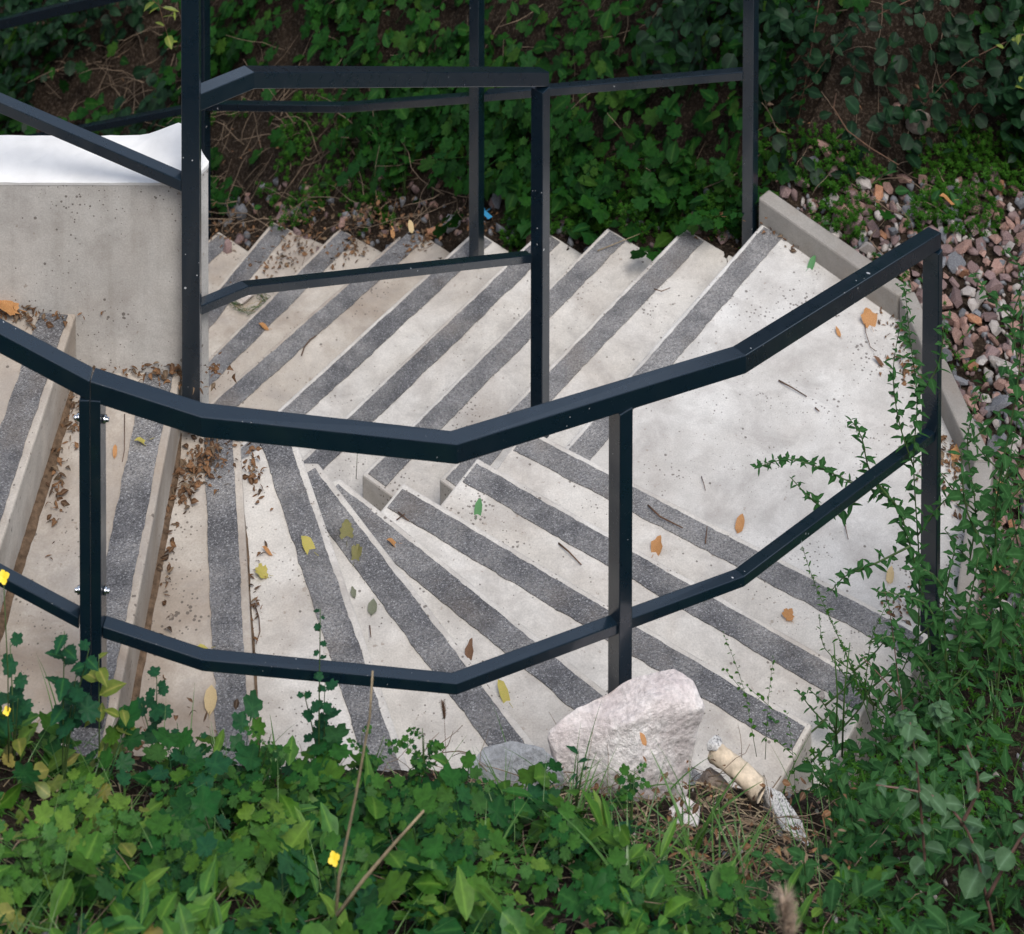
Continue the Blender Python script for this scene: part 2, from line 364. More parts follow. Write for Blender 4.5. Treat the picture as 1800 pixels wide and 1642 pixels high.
def axis(a0, a1, st, lo, hi):
    fine = list(np.arange(a0, a1, st)); l = []; v = a0; q = st
    while v > lo: q *= 1.35; v -= q; l.append(v)
    r = []; v = fine[-1]; q = st
    while v < hi: q *= 1.35; v += q; r.append(v)
    return np.array(l[::-1]+fine+r)
gx, gy = axis(-2.4, 2.3, .017, -60, 60), axis(4.2, 11.4, .017, -40, 80)
X, Y = np.meshgrid(gx, gy); Z = F(X, Y); Z = Z+RNG.normal(0, .0022, Z.shape)
nx, ny = len(gx), len(gy); idx = np.arange(nx*ny).reshape(ny, nx)
T = np.concatenate([np.stack([idx[:-1, :-1], idx[:-1, 1:], idx[1:, 1:]], -1).reshape(-1, 3), np.stack([idx[:-1, :-1], idx[1:, 1:], idx[1:, :-1]], -1).reshape(-1, 3)])
g = link('ground', mesh_np('ground', np.stack([X, Y, Z], -1).reshape(-1, 3), T, True), M_SOIL); tag(g, kind='structure')

# ------------------------------------------------------------------ stairs
def seg_off(A, B, d):
    A = Vector((A[0], A[1])); B = Vector((B[0], B[1])); u = (B-A).normalized(); return u, Vector((-u.y, u.x))*d
def strip_poly(A, B, inw, d0, d1, rnd, s0=0.012, s1=0.012):
    """band parallel to the nosing with slightly wandering edges"""
    A2, B2 = Vector(A[:2]), Vector(B[:2]); u = (B2-A2).normalized(); L = (B2-A2).length; n = int(L/.012)
    e0, e1 = [], []; a = b = 0.0
    for i in range(n+1):
        t = s0+(L-s0-s1)*i/n; a = a*.60+rnd.gauss(0, .0008); b = b*.70+rnd.gauss(0, .0011)
        e0.append(A2+u*t+inw*(d0+a)); e1.append(A2+u*t+inw*(d1+b))
    return e0, e1
def make_step(parent, off, A, B, z, back, thick, grit, mat, strip=(0.017, 0.088), seed=0, skip_strip=False):
    """A,B nosing ends (plan), back = two plan points behind B and A; a slab with a grit strip let into its top"""
    poly = [tuple(A[:2]), tuple(B[:2]), tuple(back[0][:2]), tuple(back[1][:2])]
    V, Fc = prism(poly, z-thick, z)
    st = link('step', mesh_py('step', V, Fc, off), mat, parent); bevel(st, .006, 2)
    A2, B2 = Vector(A[:2]), Vector(B[:2]); u = (B2-A2).normalized(); inw = Vector((-u.y, u.x))
    mid = (Vector(back[0][:2])+Vector(back[1][:2]))/2
    if (mid-(A2+B2)/2).dot(inw) < 0: inw = -inw
    rnd = random.Random(seed)
    e0, e1 = strip_poly(A, B, inw, strip[0], strip[1], rnd)
    V = []; Fc = []; zt = z+.0035; zb = z-.004
    for p in e0: V.append((p.x, p.y, zt))
    for p in e1: V.append((p.x, p.y, zt))
    n = len(e0)
    for p in e0: V.append((p.x, p.y, zb))
    for p in e1: V.append((p.x, p.y, zb))
    for i in range(n-1):
        Fc.append((i, i+1, n+i+1, n+i)); Fc.append((i, 2*n+i, 2*n+i+1, i+1)); Fc.append((n+i, n+i+1, 3*n+i+1, 3*n+i))
    Fc.append((0, n, 3*n, 2*n)); Fc.append((n-1, 2*n-1+0, 4*n-1, 3*n-1))
    s = link('grip_strip', mesh_py('grip_strip', V, Fc, off), grit, st); s.location = (0, 0, 0)
    return st
H_ = .16; G_ = .3284
def perp_back(A, B, depth, side):
    u = (Vector(B[:2])-Vector(A[:2])).normalized(); n = Vector((-u.y, u.x))
    if n.dot(Vector(side)) < 0: n = -n
    return [Vector(B[:2])+n*depth, Vector(A[:2])+n*depth]
def extend(A, B, L):
    A = Vector(A[:2]); B = Vector(B[:2]); return A+(B-A).normalized()*L

# back flight, descending to the left beyond the landing
o1 = (0.4, 8.6, 0)
back_fl = empty('concrete_staircase', o1, 'straight flight of pale steps with dark grip strips, going down left behind the landing', 'staircase')
KN = {1: [(1203,400),(772,842)], 2: [(1068,400),(636,833)], 3: [(954,402),(603,735)], 4: [(836,403),(486,722)], 5: [(722,397),(367,708)], 6: [(597,400),(368,627)], 7: [(479,389),(392,493)]}
KL = {1: None, 2: None, 3: 1.62, 4: 1.75, 5: 1.75, 6: 1.7, 7: 1.6}
for i, (a, b) in KN.items():
    z = -H_*i; A = at(*a, z); B = at(*b, z)
    if KL[i]: B2 = extend(A, B, KL[i]); B = Vector((B2.x, B2.y, z))
    make_step(back_fl, o1, A, B, z, perp_back(A, B, .40, (.8, -.6)), .15, M_GRIT_W if i in (1, 2) else M_GRIT, M_TREAD2 if i >= 5 else M_TREAD, strip=(.017, .09), seed=i)
for i in (8, 9):
    z = -H_*i; A = Vector((.88-.2617*i+.02, 8.644+.198*i, z)); B = A+Vector((-.62, -.78, 0))*1.4
    make_step(back_fl, o1, A, B, z, perp_back(A, B, .40, (.8, -.6)), .15, M_GRIT, M_TREAD2, seed=i)

# landing slab
A0 = at(1339,393,0); B0 = at(990,789,0); B0x = extend(A0, B0, 1.32)
lp = [tuple(A0[:2]), tuple(B0x), (0.5, 7.0), (1.14, 6.62), (1.35, 7.15), (1.455, 7.59), (1.40, 7.85), (1.30, 8.23), (1.15, 8.40)]
o2 = (0.8, 7.8, 0)
landing = empty('landing_slab', o2, 'wide pale landing where the stair turns, one worn grip strip along its left edge', 'landing')
V, Fc = prism(lp, -.15, 0); sl = link('slab', mesh_py('slab', V, Fc, o2), M_LAND, landing); bevel(sl, .006, 2)
u0 = (Vector(B0x)-Vector(A0[:2])).normalized(); inw0 = Vector((-u0.y, u0.x)); inw0 = inw0 if inw0.dot(Vector((.8, -.6))) > 0 else -inw0
e0, e1 = strip_poly(A0, (*B0x, 0), inw0, .017, .09, random.Random(99)); n = len(e0)
V = [(p.x, p.y, .0035) for p in e0]+[(p.x, p.y, .0035) for p in e1]+[(p.x, p.y, -.003) for p in e0]+[(p.x, p.y, -.003) for p in e1]
Fc = [(i, i+1, n+i+1, n+i) for i in range(n-1)]+[(i, 2*n+i, 2*n+i+1, i+1) for i in range(n-1)]+[(n+i, n+i+1, 3*n+i+1, 3*n+i) for i in range(n-1)]
link('grip_strip', mesh_py('grip_strip', V, Fc, o2), M_GRIT_W, landing)

# front flight: three straight steps, then winders, then straight again off to the left
o3 = (0, 6.4, 0)
front_fl = empty('winding_staircase', o3, 'curved flight of pale winder steps with dark grip strips, fanning round before the landing', 'staircase')
MN = {1: [(925,750),(1635,1116)], 2: [(839,804),(1542,1205)], 3: [(709,848),(1428,1273)], 4: [(598,840),(1069,1216)], 5: [(560,813),(942,1310)],
      6: [(512,745),(704,1306)], 7: [(421,740),(452,1288)], 8: [(320,648),(199,1282)], 9: [(134,550),(22,896)]}
ML = {4: 1.40, 5: 1.35, 6: 1.32, 7: 1.2, 8: 1.15, 9: 1.15}
NA = {}
for i, (a, b) in MN.items():
    z = H_*i; A = at(*a, z); B = at(*b, z)
    if i in ML: q = extend(A, B, ML[i]); B = Vector((q.x, q.y, z))
    NA[i] = (A, B)
for i in (10, 11): NA[i] = (Vector((NA[9][0].x-.30*(i-9), 6.5, H_*i)), Vector((NA[9][1].x-.34*(i-9), 5.42, H_*i)))
for i in range(1, 11):
    A, B = NA[i]; z = H_*i
    if i <= 3: bk = perp_back(A, B, .40, (-.6, -.8))
    else:
        A2, B2 = NA[i+1]; d = .06
        m = ((A2-A)+(B2-B)); m.z = 0; m.normalize(); bk = [Vector((B2+m*d)[:2]), Vector((A2+m*d)[:2])]
        if i == 4: bk[1] = at(545,858,z).xy
        if i == 5: bk[1] = at(505,812,z).xy
        if i == 6: bk[1] = at(415,812,z).xy
    make_step(front_fl, o3, A, B, z, bk, .17, M_GRIT_W if i == 1 else M_GRIT, M_TREAD if i < 7 else M_TREAD2, strip=(.020, .094), seed=20+i)

# ------------------------------------------------------------------ retaining wall between the flights
ow = (-1.6, 6.6, 1.2)
wall = empty('retaining_wall', ow, 'thick pale concrete wall with bright white top, left, between the two flights', 'wall')
wp = [(-3.4, 6.5), (-.835, 6.5), (-.792, 6.562), (-.835, 6.665), (-3.4, 6.665)]
V, Fc = prism(wp, -1.2, 1.791); wb = link('wall_body', mesh_py('wall_body', V, Fc, ow), M_WALL, wall); bevel(wb, .004, 2)
# lumpy wall top, swelling at its right end; overexposure painted in as white
cols = 60; rows = 7; V = []; rr = random.Random(4)
def wall_edge(x):
    f = 6.5 if x < -.835 else 6.5+(x+.835)/.043*.062
    bk = 6.665+.030*math.exp(-((x+.885)/.06)**2)
    if x > -.87: bk = bk-((x+.87)/.078)**1.3*.115
    return f, max(bk, f+.006)
xs = [-3.4+(-.792+3.4)*(i/cols)**.55 for i in range(cols+1)]; jb = 0.0
for i, x in enumerate(xs):
    f, bk = wall_edge(x); f += rr.gauss(0, .0004)-.003; jb = jb*.8+rr.gauss(0, .0006); bk += jb
    lump = .012*math.exp(-((x+.87)/.07)**2)
    for j in range(rows+1):
        t = j/rows; yy = f+(bk-f)*t; ed = -.003 if j in (0, rows) else 0
        V.append((x, yy, 1.797+ed+lump*t*1.2+rr.gauss(0, .0005)))
Fc = []
for i in range(cols):
    for j in range(rows):
        a = i*(rows+1)+j; Fc.append((a, a+rows+1, a+rows+2, a+1))
nb = len(V)
def skirt(ids):
    base = len(V)
    for q in ids: V.append((V[q][0], V[q][1]+(.0015 if V[q][1] < 6.56 else 0), 1.786))
    for k in range(len(ids)-1): Fc.append((ids[k], base+k, base+k+1, ids[k+1]))
skirt([i*(rows+1) for i in range(cols+1)]); skirt([i*(rows+1)+rows for i in range(cols+1)][::-1]); skirt([cols*(rows+1)+j for j in range(rows+1)])
link('wall_top', mesh_py('wall_top', V, Fc, ow, False), M_WALL_TOP, wall)

# ------------------------------------------------------------------ kerb round the landing
ok = (1.3, 7.9, 0)
kerb = empty('concrete_kerb', ok, 'low weathered grey concrete edging kerb bending round the far side of the landing', 'kerb')
KP = [Vector((.868,8.655)), Vector((1.292,8.225)), Vector((1.426,7.587)), Vector((1.27,7.06))]
for i in range(3):
    a, b = KP[i], KP[i+1]; d = (b-a).normalized(); n_ = Vector((-d.y, d.x)); n_ = n_ if n_.dot(Vector((1, .3))) > 0 else -n_
    g0 = .004 if i else 0; a2 = a+d*g0; b2 = b-d*.004
    ext0 = -.02 if i == 0 else .0
    poly = [tuple(a2), tuple(b2), tuple(b2+n_*.058+d*(.018 if i < 2 else 0)), tuple(a2+n_*.058-d*(.0 if i == 0 else .012))]
    V, Fc = prism(poly, -.12, .085+.003*i); s_ = link('kerb_stone', mesh_py('kerb_stone', V, Fc, ok), M_KERB, kerb); bevel(s_, .007, 2)

# ------------------------------------------------------------------ steel railings
def rail_mesh(path, wdt, th, off, side=1):
    """box rail: path = camera-side top edge; width goes to the far side, mitred in plan; th vertical"""
    P = [Vector(p) for p in path]; n = len(P); V = []
    for i in range(n):
        d0 = (P[i]-P[i-1]).to_2d().normalized() if i > 0 else None
        d1 = (P[i+1]-P[i]).to_2d().normalized() if i < n-1 else None
        if d0 is None: d0 = d1
        if d1 is None: d1 = d0
        n0 = Vector((-d0.y, d0.x)); n1 = Vector((-d1.y, d1.x)); m = (n0+n1).normalized(); m = m*(wdt/max(m.dot(n0), .3))*side
        a = P[i]; b = P[i]+Vector((m.x, m.y, 0))
        V += [tuple(a), tuple(b), tuple(b-Vector((0, 0, th))), tuple(a-Vector((0, 0, th)))]
    Fc = []
    for i in range(n-1):
        for k in range(4):
            q = (i*4+k, i*4+(k+1) % 4, i*4+4+(k+1) % 4, i*4+4+k); Fc.append(q)
    Fc += [(3, 2, 1, 0), tuple(n*4-4+k for k in range(4))]
    me = mesh_py('rail', V, Fc, off); bm = bmesh.new(); bm.from_mesh(me); bmesh.ops.recalc_face_normals(bm, faces=bm.faces); bm.to_mesh(me); bm.free()
    return me
def rail(name, path, wdt, th, off, parent, side=1):
    o = link(name, rail_mesh(path, wdt, th, off, side), M_PAINT, parent); bevel(o, .0022, 2, 25); return o
def post(c, dirv, a, b, z0, z1, off, parent):
    """flat or square post: a along dirv, b across"""
    d = Vector(dirv).normalized(); n = Vector((-d.y, d.x)); c = Vector(c)
    poly = [tuple(c+d*sx*a/2+n*sy*b/2) for sx, sy in ((-1, -1), (1, -1), (1, 1), (-1, 1))]
    V, Fc = prism(poly, z0, z1); o = link('post', mesh_py('post', V, Fc, off), M_PAINT, parent); bevel(o, .002, 2); return o
def bolt(p, direction, parent, off, r=.0085, L=.014):
    d = Vector(direction).normalized(); p = Vector(p)
    V, T = tube([p, p+d*L*.55], r, r, 6); s = Soup(); s.add(V, T)
    V, T = tube([p+d*L*.55, p+d*L], r*.62, r*.55, 8); s.add(V, T)
    link('bolt', s.mesh('bolt', off), M_ZINC, parent)
S_ = .5625
# path of the outer top edge of the front rail (photo points on measured depths)
pA = at_y(158,671,5.535); pF1 = at_y(354,734,5.505); pF2 = at_y(803,782,5.58); pF3 = at_y(1311,625,6.06); pC = at_y(1655,409,7.0)
pL = pA+Vector((-1.35, .02, .72)); pA0 = pA
dn = Vector((0, 0, -S_))
orr = (0.4, 6.0, 0.4)
fr_r = empty('steel_railing', orr, 'dark painted steel railing kinking round the outer edge of the curved foreground steps', 'railing')
gapA = Vector((.0004, 0, 0))
rail('top_rail', [pA+gapA, pF1, pF2, pF3, pC], .040, .046, orr, fr_r)
def lerp(a, b, t): return a+(b-a)*t
inn = Vector((0, .006, 0))
dB = (pF3-pF2).to_2d().normalized(); dC = (pC-pF3).to_2d().normalized(); dA = (pF1-pA).to_2d().normalized()
tB = (at_y(1100,700,5.86).x-pF2.x)/(pF3.x-pF2.x); pB = lerp(pF2, pF3, tB)
def ctr(p, d, w_=.040): n_ = Vector((-d.y, d.x)); return Vector((p.x, p.y))+n_*w_/2
post(ctr(pB, dB), dB, .038, .046, .45, pB.z-.044, orr, fr_r)
cC = ctr(pC, dC)-dC*.014; post(cC, dC, .026, .050, -.12, pC.z-.0445, orr, fr_r)
cA = ctr(pA, dA)+dA*.0125; post(cA, dA, .024, .046, 1.0, pA.z-.042, orr, fr_r)
# mid rails butt against the posts
mk = lambda p: p+dn+Vector((0, .006, 0))
mA, mF1, mF2, mF3, mC = map(mk, (pA, pF1, pF2, pF3, pC)); mB = lerp(mF2, mF3, tB)
sA = lerp(mA, mF1, .10); sB0 = mB-Vector((dB.x, dB.y, 0))*.019; sB1 = mB+Vector((dB.x, dB.y, 0))*.019; sC = mC-Vector((dC.x, dC.y, 0))*.030
sB0.z = lerp(mF2, mF3, tB-.02).z; sB1.z = lerp(mF2, mF3, tB+.02).z
rail('mid_rail', [sA, mF1, mF2, sB0], .030, .026, orr, fr_r)
rail('mid_rail', [sB1, mF3, sC], .030, .026, orr, fr_r)
for z in (at_y(180,735,5.55).z, at_y(180,1036,5.55).z):
    bolt((cA.x+.012, cA.y-.006, z), (1, -.1, 0), fr_r, orr)
# neighbouring railing section bolted on at the left
ol = (-1.6, 5.55, 1.2)
fl_r = empty('steel_railing', ol, 'steel railing running off at left, bolted to the foreground one at a double post', 'railing')
rail('top_rail', [pL, pA-gapA], .040, .046, ol, fl_r)
dL = (pA-pL).to_2d().normalized(); cL = ctr(pA, dL)-dL*.0125; post(cL, dL, .024, .046, 1.0, pA.z-.042, ol, fl_r)
rail('mid_rail', [mk(pL), mk(pA)-Vector((.028, 0, -.012))], .030, .026, ol, fl_r)
for z in (at_y(130,733,5.55).z, at_y(130,1036,5.55).z):
    bolt((cL.x-.012, cL.y-.006, z), (-1, -.1, 0), fl_r, ol)
# inner railing between the flights
oi = (-.3, 7.1, .8)
in_r = empty('steel_railing', oi, 'short inner steel railing with chipped dark paint, sloping down between the two flights', 'railing')
q0 = at_y(966,127,7.66); q1 = at_y(447,127,6.62); q2 = at_y(352,166,6.49)
rail('top_rail', [q2, q1, q0], .040, .046, oi, in_r)
dP = (q0-q1).to_2d().normalized(); cP = ctr(q0, dP)-dP*.019; post(cP, dP, .038, .046, .10, q0.z-.044, oi, in_r)
i0 = at_y(938,448,7.66); i1 = at_y(437,503,6.62); i2 = at_y(353,538,6.49)
rail('mid_rail', [i2, i1, i0], .030, .026, oi, in_r)
# tall post at the wall corner with the railing that climbs along the wall
oc = (-.83, 6.47, 1.1)
co_r = empty('steel_railing', oc, 'tall square post at the wall end carrying a rail that climbs left', 'railing')
cc = at_y(336,165,6.47).to_2d(); post(cc, (1, 0), .047, .040, 1.165, 2.75, oc, co_r)
w0 = at_y(319,318,6.45); w1 = w0+(at_y(0,180,6.45)-w0)*2.3
rail('mid_rail', [w1, w0], .034, .030, oc, co_r)
rail('top_rail', [w1+Vector((0, 0, S_)), w0+Vector((.046, 0, S_+.022))], .040, .046, oc, co_r)
bolt((cc.x-.012, 6.449, 1.19), (0, -1, 0), co_r, oc)
# railing along the far side of the back flight
orr2 = (0, 9.2, -.4)
re_r = empty('steel_railing', orr2, 'long steel railing on slim posts at the foot of the planted far bank', 'railing')
R1 = at_y(1305,127,8.68); R2 = at_y(838,167,9.25); Rk = at_y(600,186,9.75); R3 = at_y(357,183,10.3); R4 = at_y(97,233,10.9)
R4 = R3+(R4-R3)*1.8; R0 = R1
uR = (R1-R2).to_2d().normalized()
for seg in ([R2+Vector((uR.x*.03, uR.y*.03, .015)), R1], [R3, Rk, R2-Vector((uR.x*.03, uR.y*.03, .015))], [R4, R3+Vector((-.03, .02, -.02))]):
    rail('mid_rail', seg, .034, .030, orr2, re_r)
up = Vector((0, 0, S_+.0))
rail('top_rail', [R4+up, R3+up, Rk+up, R2+up, R1+up+Vector((.03, -.02, 0))], .040, .046, orr2, re_r)
for Rp, zf in ((R1+Vector((.030, -.0, 0)), -.15), (R2, -.75), (R3, -1.45)):
    post(Vector((Rp.x, Rp.y+.012)), uR, .042, .042, zf, Rp.z+S_-.042, orr2, re_r)

# ------------------------------------------------------------------ stones
def rock_mesh(name, seed, npts=15, flat=.62, sub=0, el=1.35):
    r = random.Random(seed); bm = bmesh.new()
    for _ in range(npts):
        v = Vector((r.gauss(0, 1), r.gauss(0, 1), r.gauss(0, 1))).normalized()*r.uniform(.82, 1.05)
        bm.verts.new((v.x*el*.5, v.y*.5, v.z*flat*.5))
    res = bmesh.ops.convex_hull(bm, input=bm.verts)
    bmesh.ops.delete(bm, geom=[v for v in bm.verts if not v.link_faces], context='VERTS')
    me = bpy.data.meshes.new(name); bm.to_mesh(me); bm.free(); me.materials.append(None); return me
ROCKS = [rock_mesh('stone', 100+i, 13+i % 6, .55+.04*(i % 6), el=1.15+.09*(i % 5)) for i in range(16)]
def stone(p, size, kind, r, label, cat='stone', group=None, tilt=.5, name='stone', mesh=None):
    o = bpy.data.objects.new(name, mesh or ROCKS[r.randrange(16)]); COL.objects.link(o)
    o.material_slots[0].link = 'OBJECT'; o.material_slots[0].material = M_S[kind]
    o.location = p; o.scale = (size, size*r.uniform(.8, 1.1), size*r.uniform(.8, 1.1)); o.rotation_euler = (r.gauss(0, tilt), r.gauss(0, tilt), r.uniform(0, 6.28))
    return tag(o, label, cat, group)
rs = random.Random(21); placed = []
LAB = {'pink': 'pinkish crushed stone lying in the gravel bed beyond the kerb', 'mauve': 'mauve grey crushed stone lying in the gravel bed beyond the kerb', 'grey': 'bluish grey crushed stone lying in the gravel bed beyond the kerb',
       'rust': 'rust orange crushed stone lying in the gravel bed beyond the kerb', 'pale': 'pale beige crushed stone lying in the gravel bed beyond the kerb'}
KX = [(.90,8.72),(1.35,8.26),(1.50,7.59),(1.36,7.2),(1.45,6.9),(1.75,6.8),(3.3,7.4),(3.2,9.3),(1.9,9.05),(1.3,8.98)]
tries = 0; big = []
while len(big) < 300 and tries < 60000:
    tries += 1; x = rs.uniform(.9, 2.15); y = rs.uniform(6.7, 9.15)
    if not inside(np.array([x]), np.array([y]), KX)[0]: continue
    u, v = px(x, y, .06)
    if u > 1840 or v > 1330 or v < 285+.12*(u-1340)*.5 or (v < 350 and rs.random() < .6): continue
    big_s = rs.random() < .3; s = rs.uniform(.050, .075) if big_s else rs.uniform(.030, .052)
    if any((x-a)**2+(y-b)**2 < ((s+c)*.40)**2 for a, b, c in big): continue
    big.append((x, y, s))
for x, y, s in big:
    z = float(F(np.array([x]), np.array([y]))[0]); k = rs.choices(['pink', 'mauve', 'grey', 'rust', 'pale'], [6, 5, 2, 1, 2])[0]
    uu_, vv_ = px(x, y, z); zone = 'at the far top of the gravel bed' if vv_ < 400 else ('in the gravel right of the foreground post' if vv_ < 640 else ('in the gravel behind the tall weeds' if vv_ < 900 else 'among weeds at the near end of the gravel'))
    szw = 'large' if s > .058 else ('middling' if s > .042 else 'small'); hue = {'pink': 'pinkish', 'mauve': 'mauve', 'grey': 'bluish grey', 'rust': 'rust orange', 'pale': 'pale beige'}[k]
    stone((x, y, z+s*.22+rs.uniform(0, .012)), s, k, rs, szw+' '+hue+' stone '+zone+(', by the kerb' if uu_ < 1560+.35*(vv_-450) and vv_ > 330 and vv_ < 900 else ''), 'stone', 'crushed stones in the gravel bed beyond the kerb')
# the small rest of the gravel, one mass
def scatter_stones(name, N, region, smin, smax, mats, label=None, group=None, lift=.15):
    so = Soup(); r = RNG; rr_ = random.Random(5); tm = []
    for me in ROCKS[:8]:
        bm = bmesh.new(); bm.from_mesh(me); bmesh.ops.triangulate(bm, faces=bm.faces)
        tm.append((np.array([v.co for v in bm.verts]), np.array([[l.index for l in f.verts] for f in bm.faces]))); bm.free()
    k = 0
    while k < N:
        x, y = region(rr_)
        if x is None: continue
        s = rr_.uniform(smin, smax); V0, T0 = tm[rr_.randrange(8)]; R = np.array(Euler((rr_.uniform(0, 6), rr_.uniform(0, 6), rr_.uniform(0, 6))).to_matrix())
        z = float(F(np.array([x]), np.array([y]))[0])+s*lift
        so.add(V0@R.T*s+np.array([x, y, z]), T0, rr_.randrange(len(mats))); k += 1
    o = link(name, so.mesh(name), None); [o.data.materials.append(m) for m in mats]; tag(o, label, kind='stuff'); return o
def reg_gravel(r):
    x = r.uniform(.9, 3.3); y = r.uniform(6.6, 9.3)
    return (x, y) if inside(np.array([x]), np.array([y]), KX)[0] and px(x, y, .06)[1] > 310 else (None, None)
scatter_stones('gravel', 4000, reg_gravel, .014, .042, [M_S['pink'], M_S['mauve'], M_S['grey'], M_S['pale']])
def reg_front(r):
    x = r.uniform(-1.5, 1.6); y = r.uniform(4.3, 7.0); sd = front_sd(np.array([x]), np.array([y]))[0][0]
    return (x, y) if sd > .02 else (None, None)
scatter_stones('pebbles', 900, reg_front, .006, .020, [M_S['pink'], M_S['rust'], M_S['grey'], M_S['pale']])
def reg_rear(r):
    x = r.uniform(-1.6, 1.0); y = r.uniform(8.5, 10.8); t, s = rear_ts(np.array([x]), np.array([y]))
    return (x, y) if .02 < s[0] < .26 and t[0] > -.1 else (None, None)
scatter_stones('rubble', 420, reg_rear, .012, .045, [M_S['pink'], M_S['mauve'], M_S['grey'], M_S['grey']])
# stones one can tell apart along the far ends of the back steps
for (u, v, s, k, lab) in [(405,360,.075,'grey','grey flat stone left of the topmost-left back step, by the wall end'), (425,372,.065,'grey','long grey slate leaning beside the wall end behind the back flight'), (497,375,.062,'mauve','mauve blocky stone just behind the second back step from the left'),
     (600,388,.045,'pink','small pink stone at the far end of the back steps, among brown leaves'), (795,392,.085,'grey','upright blue grey slate left of the slim post foot'), (765,405,.055,'rust','yellowish brown stone between two back step ends left of the slim post'),
     (876,352,.075,'grey','tall grey slate leaning under the bank right of the slim post'), (880,400,.06,'grey','dark grey slate lying right of the blue ribbon'), (905,408,.05,'grey','small bluish slate touching the bank moss right of the slim post'),
     (1222,398,.055,'mauve','mauve stone behind the second step end left of the kerb'), (1275,395,.075,'rust','brown yellow stone just left of the far right post foot'), (1270,412,.045,'mauve','small purple stone in front of the far right post foot'), (400,435,.06,'mauve','dull mauve stone near the wall end above the lowest back step'),
     (640,372,.05,'mauve','mauve stone on the soil behind the middle back steps'), (690,385,.045,'pink','pale pink stone on the soil behind the middle back steps'), (1575,182,.04,'pink','small reddish stone stuck in the dark slope at upper right')]:
    p = on_ground(u, v+10); stone(p+Vector((0, 0, s*.25)), s, k, rs, lab, tilt=.9)
# larger rocks
def lumpy(name, p, dims, rot, seed, mat, label, cat='rock', amp=.12, sub=4, flats=10, rough=.03):
    r = random.Random(seed); bm = bmesh.new(); bmesh.ops.create_icosphere(bm, subdivisions=sub, radius=1)
    planes = [(Vector((r.gauss(0, 1), r.gauss(0, 1), r.gauss(0, 1))).normalized(), r.uniform(.62, .86)) for _ in range(flats)]
    offs = [Vector((r.uniform(0, 9), r.uniform(0, 9), r.uniform(0, 9))) for _ in range(3)]
    from mathutils import noise as mn
    for v in bm.verts:
        c = v.co.copy()
        for n_, d in planes:
            e = c.dot(n_)-d
            if e > 0: c -= n_*e*.92
        c *= 1+amp*mn.noise(c*1.4+offs[0])+rough*mn.noise(c*6+offs[1])+rough*.6*mn.noise(c*15+offs[2])
        v.co = Vector((c.x*dims[0], c.y*dims[1], c.z*dims[2]))
    me = bpy.data.meshes.new(name); bm.to_mesh(me); bm.free(); me.polygons.foreach_set('use_smooth', [True]*len(me.polygons))
    o = link(name, me, mat); o.location = p; o.rotation_euler = rot; return tag(o, label, cat)
def m_rock(name, a, b2, c3):
    b = NB(name); c = b.ramp(b.noise(5, 6, 0.65, True), [(0.3, a), (0.5, b2), (0.68, c3)])
    c = b.mix(1.0, c, b.ramp(b.noise(75, 4, 0.7, True), [(0.32, 0.72), (0.6, 1.1)]), 'MULTIPLY')
    c = b.mix(b.ramp(b.noise(7, 4, 0.6, True), [(0.62, 0.0), (0.78, 0.5)]), c, (0.2, 0.13, 0.085))
    n = b.bump(b.noise(22, 8, 0.76, True), 0.8, 0.012); return b.done(c, 0.85, b.bump(b.noise(90, 4, 0.7, True), 0.7, 0.004, n), spec=0.3)
M_RQ = m_rock('pink_quartzite', (.46,.385,.375), (.68,.62,.60), (.86,.84,.81))
M_RG = m_rock('grey_slate_rock', (.22,.23,.245), (.32,.335,.355), (.43,.445,.46))
M_RB = m_rock('brown_rock', (.16,.125,.10), (.25,.20,.165), (.33,.28,.24))
def m_granite():
    b = NB('speckled_granite'); c = b.ramp(b.noise(170, 3, 0.7, True), [(0.36, (.07,.07,.075)), (0.46, (.40,.395,.385)), (0.6, (.58,.57,.555))])
    return b.done(c, 0.8, b.bump(b.noise(60, 4, 0.7, True), 0.5, 0.004), spec=0.3)
M_GRAN = m_granite()
def hull_rock(name, pts, zb, mat, label, cat='rock', rough=.006, seed=1, shrink=.9, cuts=4):
    from mathutils import noise as mn
    T3 = [at(*q) for q in pts]; c = sum(T3, Vector())/len(T3); bm = bmesh.new()
    for p in T3: bm.verts.new(p-c)
    for p in T3: q = c+(p-c)*shrink; bm.verts.new(Vector((q.x, q.y, zb))-c)
    bmesh.ops.convex_hull(bm, input=bm.verts); bmesh.ops.delete(bm, geom=[v for v in bm.verts if not v.link_faces], context='VERTS')
    bmesh.ops.triangulate(bm, faces=bm.faces)
    for _ in range(cuts): bmesh.ops.subdivide_edges(bm, edges=[e for e in bm.edges if e.calc_length() > .008], cuts=1, use_grid_fill=True, smooth=0); bmesh.ops.triangulate(bm, faces=bm.faces)
    for _ in range(2): bmesh.ops.smooth_vert(bm, verts=bm.verts, factor=.5, use_axis_x=True, use_axis_y=True, use_axis_z=True)
    bm.normal_update(); o3_ = Vector((seed*3.1, seed, 0))
    for v in bm.verts: v.co += v.normal*rough*(1.6*mn.noise(v.co*9+o3_)+.5*mn.noise(v.co*30+o3_)+.22*mn.noise(v.co*80+o3_)-1.6*max(0, mn.noise(v.co*14+o3_*2)-.22))
    me = bpy.data.meshes.new(name); bm.to_mesh(me); bm.free(); o = link(name, me, mat); o.location = c; return tag(o, label, cat)
